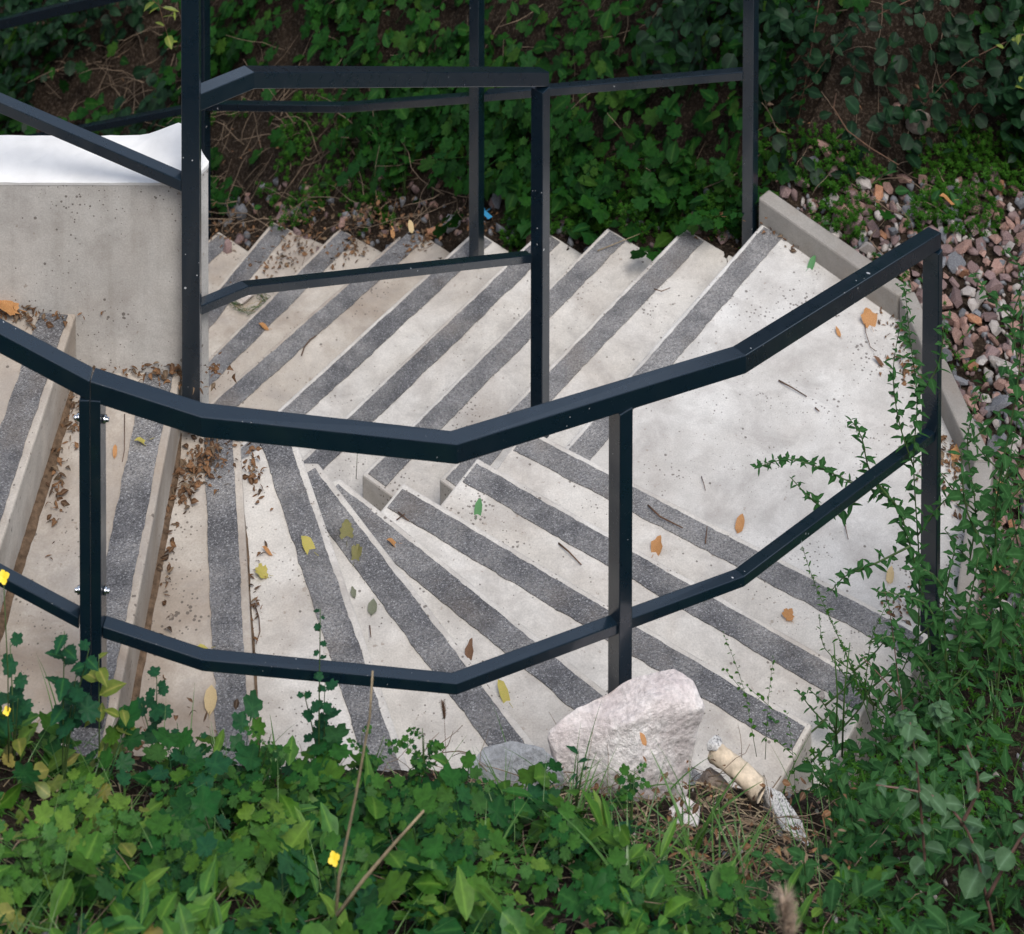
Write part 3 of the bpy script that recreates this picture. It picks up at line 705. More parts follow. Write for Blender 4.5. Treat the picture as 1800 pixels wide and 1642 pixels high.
hull_rock('quartzite_rock', [(1118,1186,1.13),(1188,1170,1.13),(1222,1196,1.12),(1240,1240,1.09),(1175,1310,1.03),(1090,1378,.98),(1050,1372,.98),(975,1330,1.02),(960,1290,1.05),(1010,1246,1.09),(1110,1270,1.11),(1150,1230,1.13)], .84, M_RQ, 'large angular pink and white quartz boulder at the outer edge of the curved steps', seed=2, shrink=.74)
hull_rock('slate_rock', [(822,1345,1.05),(848,1308,1.07),(900,1298,1.08),(955,1316,1.07),(990,1345,1.03),(995,1372,1.0),(930,1392,1.0),(838,1388,1.0)], .9, M_RG, 'flat blue grey rock left of the large pinkish boulder, half behind leaves', seed=4, rough=.005)
gz = on_ground(1385,1450).z
hull_rock('granite_stone', [(1338,1372,gz+.05),(1375,1392,gz+.055),(1412,1445,gz+.055),(1427,1490,gz+.04),(1418,1522,gz+.03),(1392,1490,gz+.035),(1360,1430,gz+.03),(1340,1400,gz+.03)], gz-.03, M_GRAN, 'long black and white speckled granite stone below the piece of wood', 'stone', seed=6, rough=.003)
gz2 = on_ground(1185,1440).z
hull_rock('broken_stone', [(1175,1420,gz2+.03),(1205,1400,gz2+.04),(1232,1415,gz2+.04),(1228,1450,gz2+.03),(1185,1455,gz2+.02)], gz2-.03, M_RQ, 'pale broken stone on the bare soil below the large pinkish boulder', 'stone', seed=9, rough=.003)
lumpy('brown_rock', at(1250,1393,.72), (.042, .036, .055), (.2, .1, .4), 14, M_RB, 'upright brown rock just left of the piece of wood', amp=.15)
lumpy('slate_stone', at(1210,1620,.95)+Vector((0, 0, .02)), (.052, .016, .018), (.1, 0, .05), 16, M_RG, 'small blue grey slate stone at the bottom edge of the photo', 'stone')
lumpy('bank_rock', on_ground(1612,222)+Vector((0, -.02, .03)), (.045, .03, .06), (.3, .2, .1), 17, M_RB, 'beige rock embedded in the dark slope at upper right', amp=.15)
lumpy('block_stone', on_ground(1762,655)+Vector((0, 0, .02)), (.055, .022, .022), (0, .1, -.45), 18, M_S['pale'], 'long pale stone lying in the gravel right of the foreground post', 'stone')
# piece of peeled branch wood
la, lb = at(1252,1318,.80), at(1337,1398,.78); dd = lb-la; V = []; T = []; N = 14; SD = 14; rw = random.Random(3)
ax = dd.normalized(); a_ = ax.cross(Vector((0, 0, 1))).normalized(); b_ = ax.cross(a_)
for i in range(N+1):
    t = i/N; rad = float(.0215+.006*smooth(np.array((t-.5)*2))+.0012*math.sin(t*13))
    if i == 0: rad *= .8
    if i == N: rad *= .62
    for k in range(SD):
        th = 2*math.pi*k/SD; r_ = rad*(1+.14*math.sin(3*th+t*4)+rw.gauss(0, .05)); V.append(tuple(la+dd*t+a_*math.cos(th)*r_+b_*math.sin(th)*r_+Vector((0, 0, .008*math.sin(t*3)))))
for i in range(N):
    for k in range(SD): T.append((i*SD+k, i*SD+(k+1) % SD, (i+1)*SD+(k+1) % SD)); T.append((i*SD+k, (i+1)*SD+(k+1) % SD, (i+1)*SD+k))
for k in range(1, SD-1): T.append((0, k, k+1)); T.append((N*SD, N*SD+k+1, N*SD+k))
M_WOOD = m_simple('peeled_wood', (.52, .43, .32), .85, .40, 40)
tag(link('wood_piece', mesh_np('wood_piece', np.array(V), T, True), M_WOOD), 'thick pale peeled piece of branch lying beside the last curved steps', 'wood')
lumpy('grey_pebble', at(1256,1308,.82), (.020, .016, .016), (0, 0, .3), 30, M_GRAN, 'small grey white stone at the upper end of the piece of wood', 'stone')

# ------------------------------------------------------------------ leaf templates (base at origin, along +Y, normal +Z)
def t_blade(rows, wfun, fold=.12, droop=.18, jag=0, jn=0):
    V = []; T = []
    for i in range(rows+1):
        t = i/rows; w_ = wfun(t)*(1+(jag if (i % 2) else -jag)*(0 < i < rows)); z = -droop*t*t
        V += [(-w_, t, z+fold*w_*2, 0), (0, t, z, 1), (w_, t, z+fold*w_*2, 0)]
    for i in range(rows):
        a = i*3
        for q in (0, 1):
            T += [(a+q, a+q+1, a+q+4), (a+q, a+q+4, a+q+3)]
    return np.array(V), np.array(T)
ovate = t_blade(5, lambda t: .33*math.sin(math.pi*min(t*1.0, 1))**.75*(1.25-t*.75)+.004, jag=.05)
serrate = t_blade(10, lambda t: .34*math.sin(math.pi*t)**.7*(1.3-t*.85)+.004, jag=.13)
lance = t_blade(4, lambda t: .12*math.sin(math.pi*t)**.8+.004, fold=.2)
rhomb = t_blade(6, lambda t: (.30*(t/.38) if t < .38 else .30*(1-t)/.62)*1.0+.012, jag=.12)
roundl = t_blade(5, lambda t: .45*math.sqrt(max(0, 1-(2*t-1)**2))+.004, fold=.1)
grass = t_blade(6, lambda t: .018*(1-t)+.001, fold=.3, droop=.45)
def t_lobed(seed, nl=5, R=.5):
    r = random.Random(seed); n = 34; V = [(0, .42, .02, .85)]; T = []
    for i in range(n):
        th = -math.pi/2+2*math.pi*i/n; lob = abs(math.cos((th-math.pi/2)*nl/2))
        rad = R*(.56+.44*lob**.6)*(1+.07*math.sin(i*2.4+seed)); rad *= 1-.22*(math.sin(th) < -.7)
        x, y = math.cos(th)*rad*.82, .5+math.sin(th)*rad
        V.append((x, max(y, 0) if i else 0, .09*abs(x)-.16*y*y+r.uniform(-.012, .012)+.05*(lob-.5), .75*(lob > .93)))
    for i in range(n): T.append((0, 1+i, 1+(i+1) % n))
    return np.array(V), np.array(T)
lob = [t_lobed(i, 5+i % 2*2) for i in range(3)]
def xf(V, R, s, p):
    V = np.asarray(V, float); W_ = (V[:, :3]*s)@np.asarray(R).T+np.asarray(p)
    return np.hstack([W_, V[:, 3:4]]) if V.shape[1] == 4 else W_
def rotm(yaw, pitch, roll): return np.array(Euler((pitch, roll, 0)).to_matrix().to_4x4().to_3x3()) if False else np.array((Matrix.Rotation(yaw, 3, 'Z')@Matrix.Rotation(pitch, 3, 'X')@Matrix.Rotation(roll, 3, 'Y')))
def compound(seed, pairs=2):
    so = Soup(); r = random.Random(seed); pts = [(0, 0, 0)]
    so.add(*tube([(0, 0, 0), (0, .5, .02), (0, .78, -.01)], .008, .004, 4))
    for k in range(pairs):
        y = .30+.24*k; s = .32+.05*k
        for sg in (-1, 1): V, T = lob[r.randrange(3)]; so.add(xf(V, rotm(-sg*(1.15-.15*k), -.12, r.uniform(-.2, .2)), s, (0, y, .01)), T)
    V, T = lob[r.randrange(3)]; so.add(xf(V, rotm(0, -.1, 0), .46, (0, .66, 0)), T)
    return np.concatenate(so.V), np.concatenate(so.T)
comp = [compound(i) for i in range(4)]
def whorl(seed):
    so = Soup(); r = random.Random(seed)
    for lev in range(2):
        for k in range(5):
            V, T = t_blade(2, lambda t: .16*math.sin(math.pi*min(t+.15, 1))+.01, fold=.1, droop=.1); so.add(xf(V*np.array([1.25, 1, 1, 1]), rotm(k*1.257+lev*.6, .25, 0), .38-.09*lev, (0, 0, .22*lev)), T)
    return np.concatenate(so.V), np.concatenate(so.T)
whorls = [whorl(1), whorl(2)]

# ------------------------------------------------------------------ ground cover as masses
def inpoly_px(u, v, poly): return inside(np.asarray(u, float), np.asarray(v, float), poly)
def clump(x, y, f=2.3, s=0.0): return .5+.5*(nz(x, y, f, s)*.6+nz(x, y, f*2.3, s+1)*.4)
def bank_mass(name, N, tmpl, mat, smin, smax, lift, dens, area, tiltp=(-.2, .5), seed=0, face=None, two=None):
    r = np.random.default_rng(seed); so = Soup(); got = 0; it = 0
    x0, x1, y0, y1 = area
    while got < N and it < 60:
        it += 1; n = N*3; x = r.uniform(x0, x1, n); y = r.uniform(y0, y1, n); z = F(x, y); keep = r.random(n) < dens(x, y, z)
        x, y, z = x[keep][:N-got], y[keep][:N-got], z[keep][:N-got]
        gxn = (F(x+.03, y)-F(x-.03, y))/.06; gyn = (F(x, y+.03)-F(x, y-.03))/.06
        for i in range(len(x)):
            nn = Vector((-gxn[i], -gyn[i], 1)).normalized(); h = lift(r, x[i], y[i]); p = Vector((x[i], y[i], z[i]))+nn*h*.6+Vector((0, 0, h*.5))
            V, T = tmpl[r.integers(len(tmpl))]; s = r.uniform(smin, smax)
            yaw = r.uniform(0, 6.283); R = rotm(yaw, r.uniform(*tiltp), r.normal(0, .35))
            al = face if face is not None else .5
            q = Vector((0, 0, 1)).rotation_difference((Vector((0, 0, 1))*(1-al)+nn*al).normalized()).to_matrix()
            so.add(xf(V, np.array(q)@R, s, p), T)
        got += len(x)
    o = link(name, so.mesh(name), mat); tag(o, kind='stuff'); return o
def rear_mask(x, y, z):
    t, s = rear_ts(x, y); sd = front_sd(x, y)[0]; u, v = px(x, y, z)
    return t, s, (sd < 0) & (s > .0) & (u > -520) & (u < 2350) & (v > -620) & (v < 470) & ~inside(x, y, FOOT), u, v
def d_green(x, y, z):
    t, s, m, u, v = rear_mask(x, y, z); d = np.where(clump(x, y+z, 3.1) > .40, 1.0, .10)
    soil = inpoly_px(u, v, [(90,30),(330,20),(330,160),(250,230),(110,160)]) | inpoly_px(u, v, [(370,180),(560,170),(650,330),(800,400),(360,440)]) | inpoly_px(u, v, [(1400,90),(1760,60),(1800,300),(1380,290)])
    edge = inpoly_px(u, v, [(355,330),(900,330),(900,480),(355,480)])
    d = np.where(soil, .07, d); d = np.where(edge, .05, d); d = np.where(t < -.05, np.where(s > .95, d, .02), d)
    return np.where(m, d, 0)
def lf(a, b): return lambda r, x, y: r.uniform(a, b)
AREA_R = (-3.4, 3.7, 8.4, 13.0)
bank_mass('bank_foliage', 6600, [ovate, lob[0], lob[1], lob[2], serrate], M_L_BANK, .03, .090, lf(.0, .19), d_green, AREA_R, (-.3, .5), 1, .75)
bank_mass('celandine_foliage', 1450, comp, M_L_BANK, .09, .19, lf(.02, .16), lambda x, y, z: d_green(x, y, z)*(clump(x, y+z, 2.2, 4) > .5), AREA_R, (-.3, .4), 2, .75)
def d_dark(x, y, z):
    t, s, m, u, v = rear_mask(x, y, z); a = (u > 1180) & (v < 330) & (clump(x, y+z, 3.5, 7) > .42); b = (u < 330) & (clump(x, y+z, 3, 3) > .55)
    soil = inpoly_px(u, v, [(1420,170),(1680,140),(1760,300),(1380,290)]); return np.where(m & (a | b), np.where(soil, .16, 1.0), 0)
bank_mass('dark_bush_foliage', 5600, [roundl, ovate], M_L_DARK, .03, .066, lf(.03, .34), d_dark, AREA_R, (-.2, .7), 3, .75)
def d_fine(x, y, z):
    t, s, m, u, v = rear_mask(x, y, z); a = inpoly_px(u, v, [(940,280),(1330,300),(1330,430),(1180,430),(1000,430),(860,470),(900,380)])
    b = inpoly_px(u, v, [(1335,240),(1480,230),(1560,330),(1470,350),(1340,330)]) & (clump(x, y, 6, 2) > .35); c = inpoly_px(u, v, [(1620,230),(1860,240),(1860,350),(1600,310)]); e = inpoly_px(u, v, [(1380,300),(1800,300),(1800,420),(1560,440),(1440,430)]) & (clump(x, y, 8, 5) > .5)
    f_ = inpoly_px(u, v, [(360,200),(640,170),(760,420),(360,420)]) & (clump(x, y, 9, 1) > .62)
    return np.where(m & (a | b | c | e | f_), 1.0, 0)
bank_mass('bedstraw_patch', 4200, whorls, M_L_FINE, .022, .042, lf(.0, .07), d_fine, AREA_R, (-.35, .35), 4, .4)
# gravel weeds and right hand weeds
def d_right(x, y, z):
    u, v = px(x, y, z); m = ~inside(x, y, FOOT) & (u < 2250) & (u > 1200)
    a = inpoly_px(u, v, [(1640,1080),(1860,900),(2200,850),(2200,1900),(1440,1900),(1480,1520),(1425,1400),(1440,1290),(1540,1210)])
    g2 = (u > 1420+.25*np.clip(v-300, 0, 900)) & (v > 320) & (v < 1100) & (clump(x, y, 7, 8) > .52)
    return np.where(m & a, np.where(clump(x, y, 5, 3) > .42, 1, .10), np.where(m & g2, .34, 0))
AREA_F = (-2.3, 2.8, 3.6, 9.0)
bank_mass('weed_foliage', 2600, [rhomb, lance, ovate, serrate], M_L_GOOSE, .018, .055, lambda r, x, y: r.uniform(0, .16)*(1 if y < 7 else .4), d_right, AREA_F, (-.3, .9), 5, .2)
bank_mass('fine_weed_foliage', 4600, whorls+[lance], M_L_FINE, .018, .04, lambda r, x, y: r.uniform(0, .10)*(1 if y < 7 else .4), d_right, AREA_F, (-.5, .5), 6, .2)
# front bank
def front_mask(x, y, z):
    sd = front_sd(x, y)[0]; u, v = px(x, y, z); return sd, u, v
def bare(u, v): return inpoly_px(u, v, [(985,1350),(1130,1370),(1230,1270),(1340,1400),(1450,1500),(1400,1660),(1230,1640),(1120,1540),(980,1480)]) | inpoly_px(u, v, [(790,1260),(1010,1260),(1020,1450),(960,1450),(800,1430)])
def d_front(x, y, z):
    sd, u, v = front_mask(x, y, z); m = (sd > .03) & (u > -420) & (u < 1500) & (v < 2350) & (v > 1150)
    d = np.where(clump(x, y, 5, 2) > .46, 1.0, .08)*np.clip((sd-.03)/.2, .06, 1); d = np.where(bare(u, v), .0, d); d = np.where(u > 1250, d*.4, d)
    return np.where(m, d, 0)
hF = lambda r, x, y: r.uniform(.0, .085)*min(1, max(.1, float(front_sd(np.array([x]), np.array([y]))[0][0])*3.5))
bank_mass('celandine_mass', 250, comp, M_L_CEL, .10, .18, hF, d_front, AREA_F, (-.5, .8), 7, .3)
bank_mass('herb_mass', 850, [ovate, lob[0], lob[1], lob[2], serrate, lance, rhomb], M_L_CEL, .022, .085, hF, d_front, AREA_F, (-.3, .5), 8, .3)
bank_mass('bright_weed_mass', 1000, [serrate, ovate, rhomb, lance], M_L_BRIGHT, .025, .085, lambda r, x, y: hF(r, x, y)*1.3, lambda x, y, z: d_front(x, y, z)*np.where(clump(x, y, 4, 11) > .5, 1, .12), AREA_F, (-.6, 1.1), 71, .3)  # yellow-green weed variety; sun patches put into the brighter leaf clumps' colour
bank_mass('jagged_leaf_mass', 150, [t_blade(14, lambda t: .17*math.sin(math.pi*t)**.5*(.6+t*.8)+.004, jag=.38)], M_L_CEL, .07, .15, lambda r, x, y: hF(r, x, y)*.8, lambda x, y, z: d_front(x, y, z)*(front_mask(x, y, z)[0] > .20), AREA_F, (-.35, .25), 72, .3)
bank_mass('small_herb_mass', 2400, whorls, M_L_FINE, .016, .032, lambda r, x, y: r.uniform(0, .03), lambda x, y, z: d_front(x, y, z)+.0, AREA_F, (-.4, .4), 9, .3)
bank_mass('yellowing_mass', 340, [ovate, lob[0], lob[2]], M_L_YEL, .03, .06, hF, lambda x, y, z: np.where((front_mask(x, y, z)[1] < 240) & (front_mask(x, y, z)[2] > 1330) & (front_mask(x, y, z)[0] > .06), .8, np.where(clump(x, y, 6, 9) > .85, d_front(x, y, z)*.1, 0)), AREA_F, (-.3, .5), 10, .3)
def d_grass(x, y, z):
    sd, u, v = front_mask(x, y, z); m = (sd > .02) & (u > -420) & (u < 2200) & (v < 2350)
    return np.where(m, np.where(clump(x, y, 4, 6) > .55, .6, .06), 0)
bank_mass('grass', 1900, [grass], M_GRASS, .07, .17, lambda r, x, y: 0.0, d_grass, AREA_F, (.5, 1.35), 11, .2)
bank_mass('dry_grass', 3400, [grass], M_STRAW, .05, .13, lambda r, x, y: r.uniform(0, .015), lambda x, y, z: np.where((front_mask(x, y, z)[0] > .0) & (front_mask(x, y, z)[1] < 1500), np.where(bare(*front_mask(x, y, z)[1:]), 1, .35), 0), AREA_F, (-.1, .25), 12, .5)
# dead stalks and roots on the far bank
def sticks(name, N, dens, area, L, r0, mat, seed, slope=.6):
    r = np.random.default_rng(seed); so = Soup(); got = 0
    while got < N:
        x = r.uniform(area[0], area[1], 400); y = r.uniform(area[2], area[3], 400); z = F(x, y); k = r.random(400) < dens(x, y, z)
        for a, b, c in list(zip(x[k], y[k], z[k]))[:N-got]:
            d = Vector((r.normal(0, 1), r.normal(0, .7), r.normal(0, slope))).normalized(); p = Vector((a, b, c+r.uniform(0, .05))); pts = [p]; l = r.uniform(*L)
            for _ in range(5):
                d = (d+Vector((r.normal(0, .22), r.normal(0, .22), r.normal(0, .2)-.06))).normalized(); p = p+d*l/5
                zz = float(F(np.array([p.x]), np.array([p.y]))[0])+.006; p.z = max(p.z, zz); pts.append(p)
            so.add(*tube(pts, r.uniform(.6, 1.3)*r0, r0*.4, 4)); got += 1
    o = link(name, so.mesh(name), mat); tag(o, kind='stuff')
def d_sticks(x, y, z):
    t, s, m, u, v = rear_mask(x, y, z); a = inpoly_px(u, v, [(360,170),(660,170),(860,400),(360,420)]) | inpoly_px(u, v, [(60,0),(330,0),(330,220),(60,160)]) | inpoly_px(u, v, [(1330,230),(1640,260),(1640,330),(1380,330)])
    return np.where(m, np.where(a, 1, .10), 0)
sticks('dead_stalks', 520, d_sticks, AREA_R, (.08, .34), .0022, M_ROOT, 31)
sticks('dead_twigs', 520, lambda x, y, z: np.where((front_sd(x, y)[0] > .0) & (px(x, y, z)[0] < 1600), np.where(bare(*px(x, y, z)), 1, .18), 0), AREA_F, (.05, .2), .0014, M_ROOT, 32, .15)
# brown leaf litter: heaps at the riser feet and behind the steps
def litter(name, pts, label=None, smin=.008, smax=.026, seed=0, mat=M_LITTER, spread=None):
    r = random.Random(seed); so = Soup()
    for (p, n, sx, sy, ang, hgt) in pts:
        for _ in range(int(n*1.15)):
            a, b = r.gauss(0, sx), r.gauss(0, sy); hh = hgt*math.exp(-(a/sx)**2*.5-(b/sy)**2*.5)
            q = Vector((p.x+a*math.cos(ang)-b*math.sin(ang), p.y+a*math.sin(ang)+b*math.cos(ang), p.z+r.uniform(0, 1)*hh+.004))
            V, T = (ovate, lance, rhomb, lance)[r.randrange(4)]; V = V.copy(); V[:, 2] += .35*np.sin(V[:, 1]*3)*r.uniform(-.5, 1)
            so.add(xf(V, rotm(r.uniform(0, 6.3), r.uniform(-.5, .5), r.gauss(0, .6)), r.uniform(smin, smax), q), T)
    o = link(name, so.mesh(name), mat); tag(o, kind='stuff'); return o
Lz = []
Lz += [(at(372,800,1.12), 130, .05, .025, 1.5, .035), (at(340,850,1.12), 60, .05, .012, 1.5, .02), (at(330,835,1.12), 70, .06, .02, 1.5, .02)]
Lz += [(at(270,655,1.28), 170, .09, .022, -.05, .03), (at(165,640,1.28), 60, .03, .04, 0, .04)]
Lz += [(at(40,560,1.44), 90, .07, .02, 0, .02), (at(35,548,1.44), 30, .05, .015, 0, .03), (at(445,835,.96), 45, .012, .05, .3, .02)]
Lz += [(at(135,745,1.28), 40, .012, .06, .15, .015), (at(100,840,1.28), 60, .010, .10, .12, .01), (at(295,960,1.12), 60, .006, .16, .1, .008), (at(450,1050,.96), 40, .005, .16, .0, .006)]
Lz += [(at(620,440,-.96), 90, .06, .03, .8, .02), (at(520,440,-1.12), 160, .10, .05, .8, .015), (at(740,425,-.80), 60, .05, .02, .8, .012), (at(640,380,-.85), 100, .08, .03, .6, .02), (at(700,400,-.7), 40, .05, .02, .6, .02)]
Lz += [(at(1385,415,0), 110, .05, .02, -.8, .008), (at(1595,580,0), 90, .04, .06, .2, .012), (at(1600,640,0), 90, .035, .07, .1, .012), (at(1665,800,0), 60, .02, .06, .3, .012), (at(1650,850,0), 40, .03, .05, .3, .01), (at(1700,900,0), 60, .03, .1, .1, .01), (at(1590,1075,0), 60, .05, .03, .2, .012)]
litter('leaf_litter', Lz, seed=3)
litter('bank_litter', [(on_ground(u, v), 60, .10, .05, .6, .02) for u, v in ((420,390),(600,350),(700,370),(560,370),(860,400),(1280,400),(400,430),(1300,1560),(1150,1500),(1060,1400),(1200,1450),(1330,1480),(1250,1560),(1100,1450),(1380,1580),(1180,1540),(1350,1540),(240,1330),(430,1330))]+[(on_ground(u, v), 25, .2, .1, .6, .02) for u, v in ((200,100),(500,260),(1550,200),(1700,200),(1450,170))], seed=9)
# dirt washed along the riser feet
def dirt(path, wid, name='dirt', seed=0):
    r = random.Random(seed); P = [Vector(p) for p in path]; V = []; Fc = []; n = 60
    for i in range(n+1):
        t = i/n*(len(P)-1); k = min(int(t), len(P)-2); p = P[k]+(P[k+1]-P[k])*(t-k); d = (P[k+1]-P[k]).normalized(); s = Vector((d.y, -d.x, 0))
        sm_ = locals().get('sm_', .6)*.8+.2*r.random(); w_ = wid*(.45+.75*sm_)*min(1, 6*(1-i/n)+.15, 6*i/n+.15)
        V += [(p.x, p.y, p.z+.006+.004*r.random()), (p.x+s.x*w_*.6, p.y+s.y*w_*.6, p.z+.0045), (p.x+s.x*w_, p.y+s.y*w_, p.z+.001)]
    for i in range(n):
        for q in (0, 1): Fc.append((i*3+q, i*3+q+1, i*3+q+4, i*3+q+3))
    o = link(name, mesh_py(name, V, Fc), M_DIRT); tag(o, kind='stuff')
def rbase(i, t0, t1): A, B = NA[i]; a = A.lerp(B, t0); b = A.lerp(B, t1); a.z = b.z = H_*(i-1); return a, b
for i, w_ in ((9, .045), (8, .032), (7, .028), (6, .014)):
    a, b = rbase(i, .02, .99); dirt([b, a], w_*.62, seed=i)

# ------------------------------------------------------------------ single plants
LM = {}
def leaf_mesh(key, tm, mat):
    if key not in LM: LM[key] = mesh_np('leaf', tm[0], tm[1], False); LM[key].materials.append(mat)
    return LM[key]
rp = random.Random(77)
def plant(name, label, root, stems, leafkind, mat, lsize, nleaf, stem_mat=M_STEM, r0=.003, cat='plant', group=None, start=.15, droop=.3, seeds=None, leafname='leaf'):
    """stems: lists of world points; leaves sit along them, each its own object"""
    e = empty(name, root, label, cat, group); off = Vector(root)
    for st in stems:
        P = [Vector(p) for p in st]; fine = []
        for k in range(len(P)-1):
            for q in range(4):
                t = q/4; p0 = P[max(k-1, 0)]; p1 = P[k]; p2 = P[k+1]; p3 = P[min(k+2, len(P)-1)]
                fine.append(.5*((2*p1)+(-p0+p2)*t+(2*p0-5*p1+4*p2-p3)*t*t+(-p0+3*p1-3*p2+p3)*t**3))
        fine.append(P[-1]); V, T = tube(fine, r0, r0*.35, 5); so = Soup(); so.add(V, T)
        link('stem', so.mesh('stem', off, True), stem_mat, e)
        m = max(2, int(nleaf*sum((P[k+1]-P[k]).length for k in range(len(P)-1))))
        for k in range(m):
            t = start+(1-start)*(k+.5)/m; j = min(int(t*(len(fine)-1)), len(fine)-2); p = fine[j].lerp(fine[j+1], t*(len(fine)-1)-j)
            d = (fine[j+1]-fine[j]).normalized(); yaw = k*2.4+rp.uniform(-.4, .4)
            s = lsize*rp.uniform(.55, 1.1)*(1.15-.6*t); key = leafkind[rp.randrange(len(leafkind))]
            o = link(leafname, leaf_mesh((key, mat.name), TM[key], mat), None, e)
            o.location = p-off; R = Matrix.Rotation(yaw, 3, 'Z')@Matrix.Rotation(rp.uniform(-.1, .6)-droop*.5, 3, 'X')@Matrix.Rotation(rp.uniform(-.4, .4), 3, 'Y')
            o.rotation_euler = R.to_euler(); o.scale = (s, s, s)
    return e
TM = {'ovate': ovate, 'serrate': serrate, 'lance': lance, 'rhomb': rhomb, 'round': roundl, 'lob0': lob[0], 'lob1': lob[1], 'lob2': lob[2], 'comp0': comp[0], 'comp1': comp[1], 'comp2': comp[2], 'whorl': whorls[0]}
def path(y, *uv): return [at_y(u, v, y) for u, v in uv]
# tall weeds at the right
plant('tall_weed', 'tall goosefoot weed whose flowering branch arches left over the landing', at_y(1640,1190,6.75), [path(6.75, (1640,1190),(1625,1060),(1600,960),(1570,880),(1500,850),(1430,818),(1380,808),(1330,822)), path(6.72, (1600,960),(1540,990),(1490,1010),(1460,1040)), path(6.73, (1572,885),(1530,830),(1515,770),(1495,738)), path(6.7, (1530,860),(1470,900),(1430,880),(1390,840))], ['rhomb', 'lance', 'lance'], M_L_GOOSE, .046, 120, cat='weed')
plant('tall_weed', 'upright weed climbing in front of the right-hand post, up past its mid rail', at_y(1612,1180,6.8), [path(6.8, (1612,1180),(1616,1000),(1606,820),(1612,700),(1600,600),(1590,500)), path(6.8, (1606,820),(1580,740),(1570,650),(1585,560)), path(6.8, (1612,700),(1650,640),(1660,560)), path(6.78, (1614,940),(1660,880),(1700,860))], ['rhomb', 'lance'], M_L_GOOSE, .046, 95, cat='weed', r0=.0025)
plant('tall_weed', 'broad leafy weed at the right edge, standing over the gravel bed', at_y(1745,1300,6.6), [path(6.6, (1745,1300),(1760,1100),(1750,900),(1785,700),(1800,560)), path(6.6, (1755,1000),(1700,900),(1690,790)), path(6.6, (1752,1150),(1690,1080),(1640,1010),(1600,1000)), path(6.6, (1750,900),(1810,840),(1830,800)), path(6.58, (1757,1050),(1800,980),(1830,900))], ['rhomb', 'ovate', 'lance'], M_L_GOOSE, .062, 60, cat='weed', r0=.004)
plant('tall_weed', 'dense weed right of the right-hand post foot with many small leaves', at_y(1690,1330,6.5), [path(6.5, (1690,1330),(1670,1200),(1640,1080),(1600,1050),(1540,1040)), path(6.5, (1672,1200),(1700,1080),(1720,980)), path(6.48, (1680,1250),(1620,1160),(1570,1120),(1530,1130)), path(6.5, (1665,1180),(1660,1060),(1680,960))], ['rhomb', 'lance'], M_L_GOOSE, .046, 110, cat='weed', r0=.0035)
plant('thin_weed', 'thin pale seeded weed rising over the middle grip strips at right', at_y(1540,1300,6.4), [path(6.4, (1540,1300),(1500,1180),(1460,1090),(1430,1020),(1410,960)), path(6.4, (1500,1180),(1450,1140),(1440,1080)), path(6.4, (1520,1230),(1530,1130),(1560,1060))], ['lance', 'lance', 'whorl'], M_L_FINE, .026, 90, cat='weed', r0=.0015)
plant('thin_weed', 'thin weed with reddish stem standing beside the outer step ends', at_y(1600,1330,6.3), [path(6.3, (1600,1330),(1580,1200),(1565,1080),(1555,1040)), path(6.3, (1585,1230),(1540,1180),(1510,1150))], ['lance', 'rhomb'], M_L_GOOSE, .034, 50, M_STEM_R, cat='weed', r0=.0022)
for (u, v, du, dv, lab) in [(1330,1270,-60,-160,'wispy bright green sprig over the lowest visible grip strip, left one'), (1345,1275,15,-120,'wispy bright green sprig over the lowest visible grip strip, right one'), (1400,1360,-18,-110,'low sprig growing right beside the piece of wood')]:
    p = at_y(u, v+60, 6.05); plant('thin_sprig', lab, p, [[p, at_y(u+du*.4, v+dv*.4, 6.05), at_y(u+du, v+dv, 6.05)], [at_y(u+du*.3, v+dv*.3, 6.05), at_y(u+du*.3-40, v+dv*.6, 6.05)]], ['lance', 'ovate'], M_L_FINE, .017, 85, cat='weed', r0=.0009)
